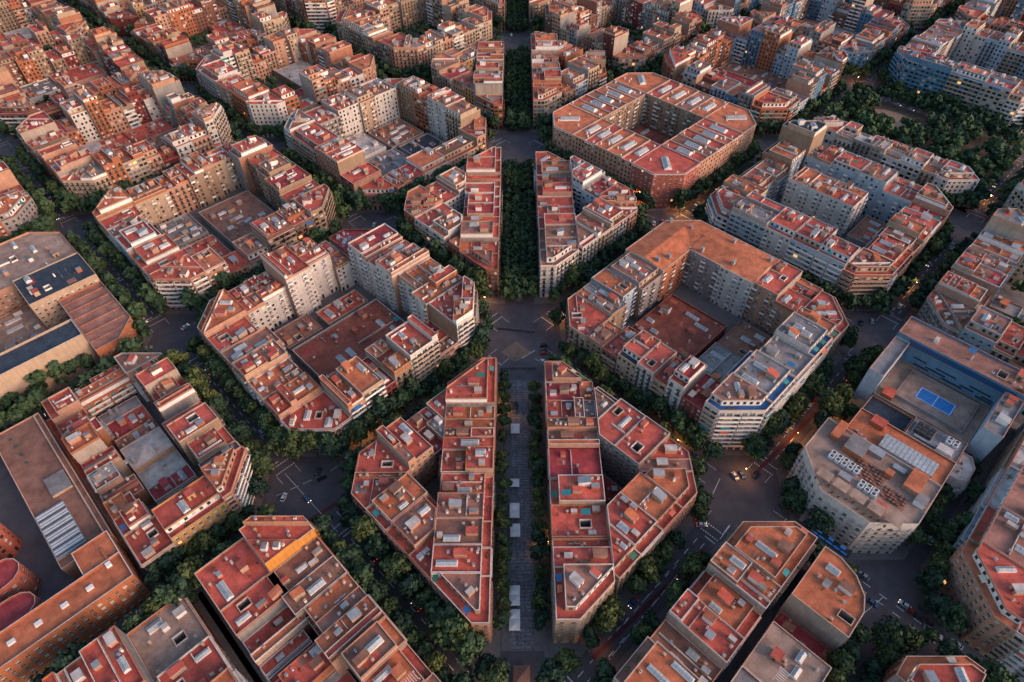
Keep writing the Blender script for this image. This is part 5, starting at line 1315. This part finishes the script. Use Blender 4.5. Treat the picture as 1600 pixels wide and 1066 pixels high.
for i, (px, py, E_, lb) in enumerate([(985,318,900,'by the skylight block bottom corner'), (1062,335,900,'under trees right of the skylight block corner'), (1100,322,500,'in the street right of the skylight block'), (1308,478,900,'below the red-roofed corner above right crossing'), (1340,480,800,'right of the lamp under the red-roofed corner'),
    (1425,455,500,'halfway up the street beside the green courtyard block'), (1510,334,700,'by the upper right crossing corner'), (1545,318,500,'at the kerb right of the upper right corner'), (1528,690,1100,'at the foot of the blue-clad slab'), (1215,775,900,'left of the terrace mansion corner'), (1240,690,500,'along the long striped building'), (1290,655,500,'farther along the long striped building'),
    (1430,520,700,'above the right crossing by the white building'), (872,1000,700,'at the lower tip of the right wedge'), (920,1018,500,'at the crosswalk below the right wedge tip'), (760,478,400,'at the bottom tip of upper left wedge'), (868,500,500,'at the plaza crosswalk beside the trees'), (1337,130,800,'at the park corner crossing'), (1230,190,400,'in the street left of the park row'),
    (640,685,400,'between the red shed block and left wedge'), (572,690,300,'under trees below the red shed block'), (70,780,300,'in the hospital grounds'), (60,500,500,'in the left-edge courtyard'), (62,247,300,'in the far left street'), (780,640,500,'beside the wedge tip facade'), (858,780,600,'on the right wedge avenue pavement'), (857,860,500,'on the right wedge avenue pavement, lower one'),
    (955,390,400,'in the street beside upper right wedge'), (1575,245,500,'in the far right street'), (1180,90,400,'in the far street behind the skylight ring'), (1060,700,400,'under trees beside the orange-roofed block'), (1165,745,500,'beside cars above the lower right crossing')]):
    x, y = at(px, py); r = empty('street_lamp', x, y, .1, rc.uniform(0, 6.28)); tag(r, 'lit orange street lamp '+lb, 'street lamp')
    for nm, src in (('post', PO), ('lamp', LO)): c = src.copy(); c.name = nm; COL.objects.link(c); c.parent = r
    l = bpy.data.lights.new('lamp_light', 'POINT'); l.energy = E_*2.2; l.color = (1, .42, .12); l.shadow_soft_size = .25; lo = bpy.data.objects.new('lamp_light', l); COL.objects.link(lo); lo.parent = r; lo.location = (1.2, 0, 5.5)
# people: one skinned body, clothed by a material slot per limb height
def person_mesh(stride):
    me = bpy.data.meshes.new('person'); V = [(0,0,.95),(0,0,1.2),(0,0,1.42),(0,0,1.52),(0,.02,1.66),(.1,stride*.12,.5),(.1,stride*.25,.06),(-.1,-stride*.12,.5),(-.1,-stride*.25,.06),(.19,0,1.4),(.25,-.1*stride,1.12),(.26,-.02,.86),(-.19,0,1.4),(-.25,.1*stride,1.12),(-.26,.05,.86)]
    Eg = [(0,1),(1,2),(2,3),(3,4),(0,5),(5,6),(0,7),(7,8),(2,9),(9,10),(10,11),(2,12),(12,13),(13,14)]
    me.from_pydata(V, Eg, []); o = bpy.data.objects.new('person', me); COL.objects.link(o)
    sk = o.modifiers.new('s', 'SKIN'); rad = [.15,.14,.15,.06,.105,.075,.055,.075,.055,.06,.045,.035,.06,.045,.035]
    for i, q in enumerate(me.skin_vertices[0].data): q.radius = (rad[i], rad[i]*.8 if i < 3 else rad[i]); q.use_root = (i == 0)
    sb = o.modifiers.new('b', 'SUBSURF'); sb.levels = 1
    dg = bpy.context.evaluated_depsgraph_get(); m2 = bpy.data.meshes.new_from_object(o.evaluated_get(dg)); bpy.data.objects.remove(o); return m2
SKIN = mat('skin', (.42,.25,.18), .7, 0); CL = [mat('cloth_'+n, c, .9, 0) for n, c in (('black',(.02,.02,.025)),('white',(.6,.58,.55)),('blue',(.05,.09,.2)),('red',(.3,.05,.05)),('grey',(.2,.2,.2)))]
base = [person_mesh(1), person_mesh(-.6)]
pc = ['black','white','blue','red','grey']
for i, (px, py, lb) in enumerate([(818,648,'walking near the dark canopy'), (822,700,'walking between second and third canopies'), (798,712,'walking at the left side of the promenade'), (815,735,'walking above the small canopy'), (822,775,'on the promenade right of the canopies'), (818,860,'in the wide gap between canopies'), (811,880,'in the gap between canopies, lower one'), (822,905,'above the double canopy'), (825,980,'right of the largest canopy'),
     (795,1010,'below the largest canopy'), (820,1020,'walking towards the kiosk'), (782,925,'on the left avenue pavement'), (778,935,'on the left avenue pavement, lower one'), (800,600,'at the top end of the promenade'), (812,590,'entering the promenade from the plaza'), (750,1040,'near the motorcycle row below the left wedge'), (762,1050,'below the left wedge tip'), (890,1010,'at the crossing below the right wedge tip'), (848,965,'by the right wedge shopfronts')]):
    x, y = at(px, py); m2 = base[i % 2].copy(); top = CL[i % 5]; bot = CL[(i*2+2) % 5]
    for m_ in (SKIN, top, bot): m2.materials.append(m_)
    for p in m2.polygons:
        z = p.center.z; p.material_index = 0 if (z > 1.5 or (abs(p.center.x) > .22 and z < 1.15)) else (1 if z > .92 else 2)
    o = bpy.data.objects.new('person', m2); COL.objects.link(o); o.location = (x, y, .15); o.rotation_euler = (0, 0, rc.uniform(0, 6.28)); tag(o, f"person in {pc[i%5]} top {lb}", 'person')
print('OBJECTS', len(bpy.data.objects))
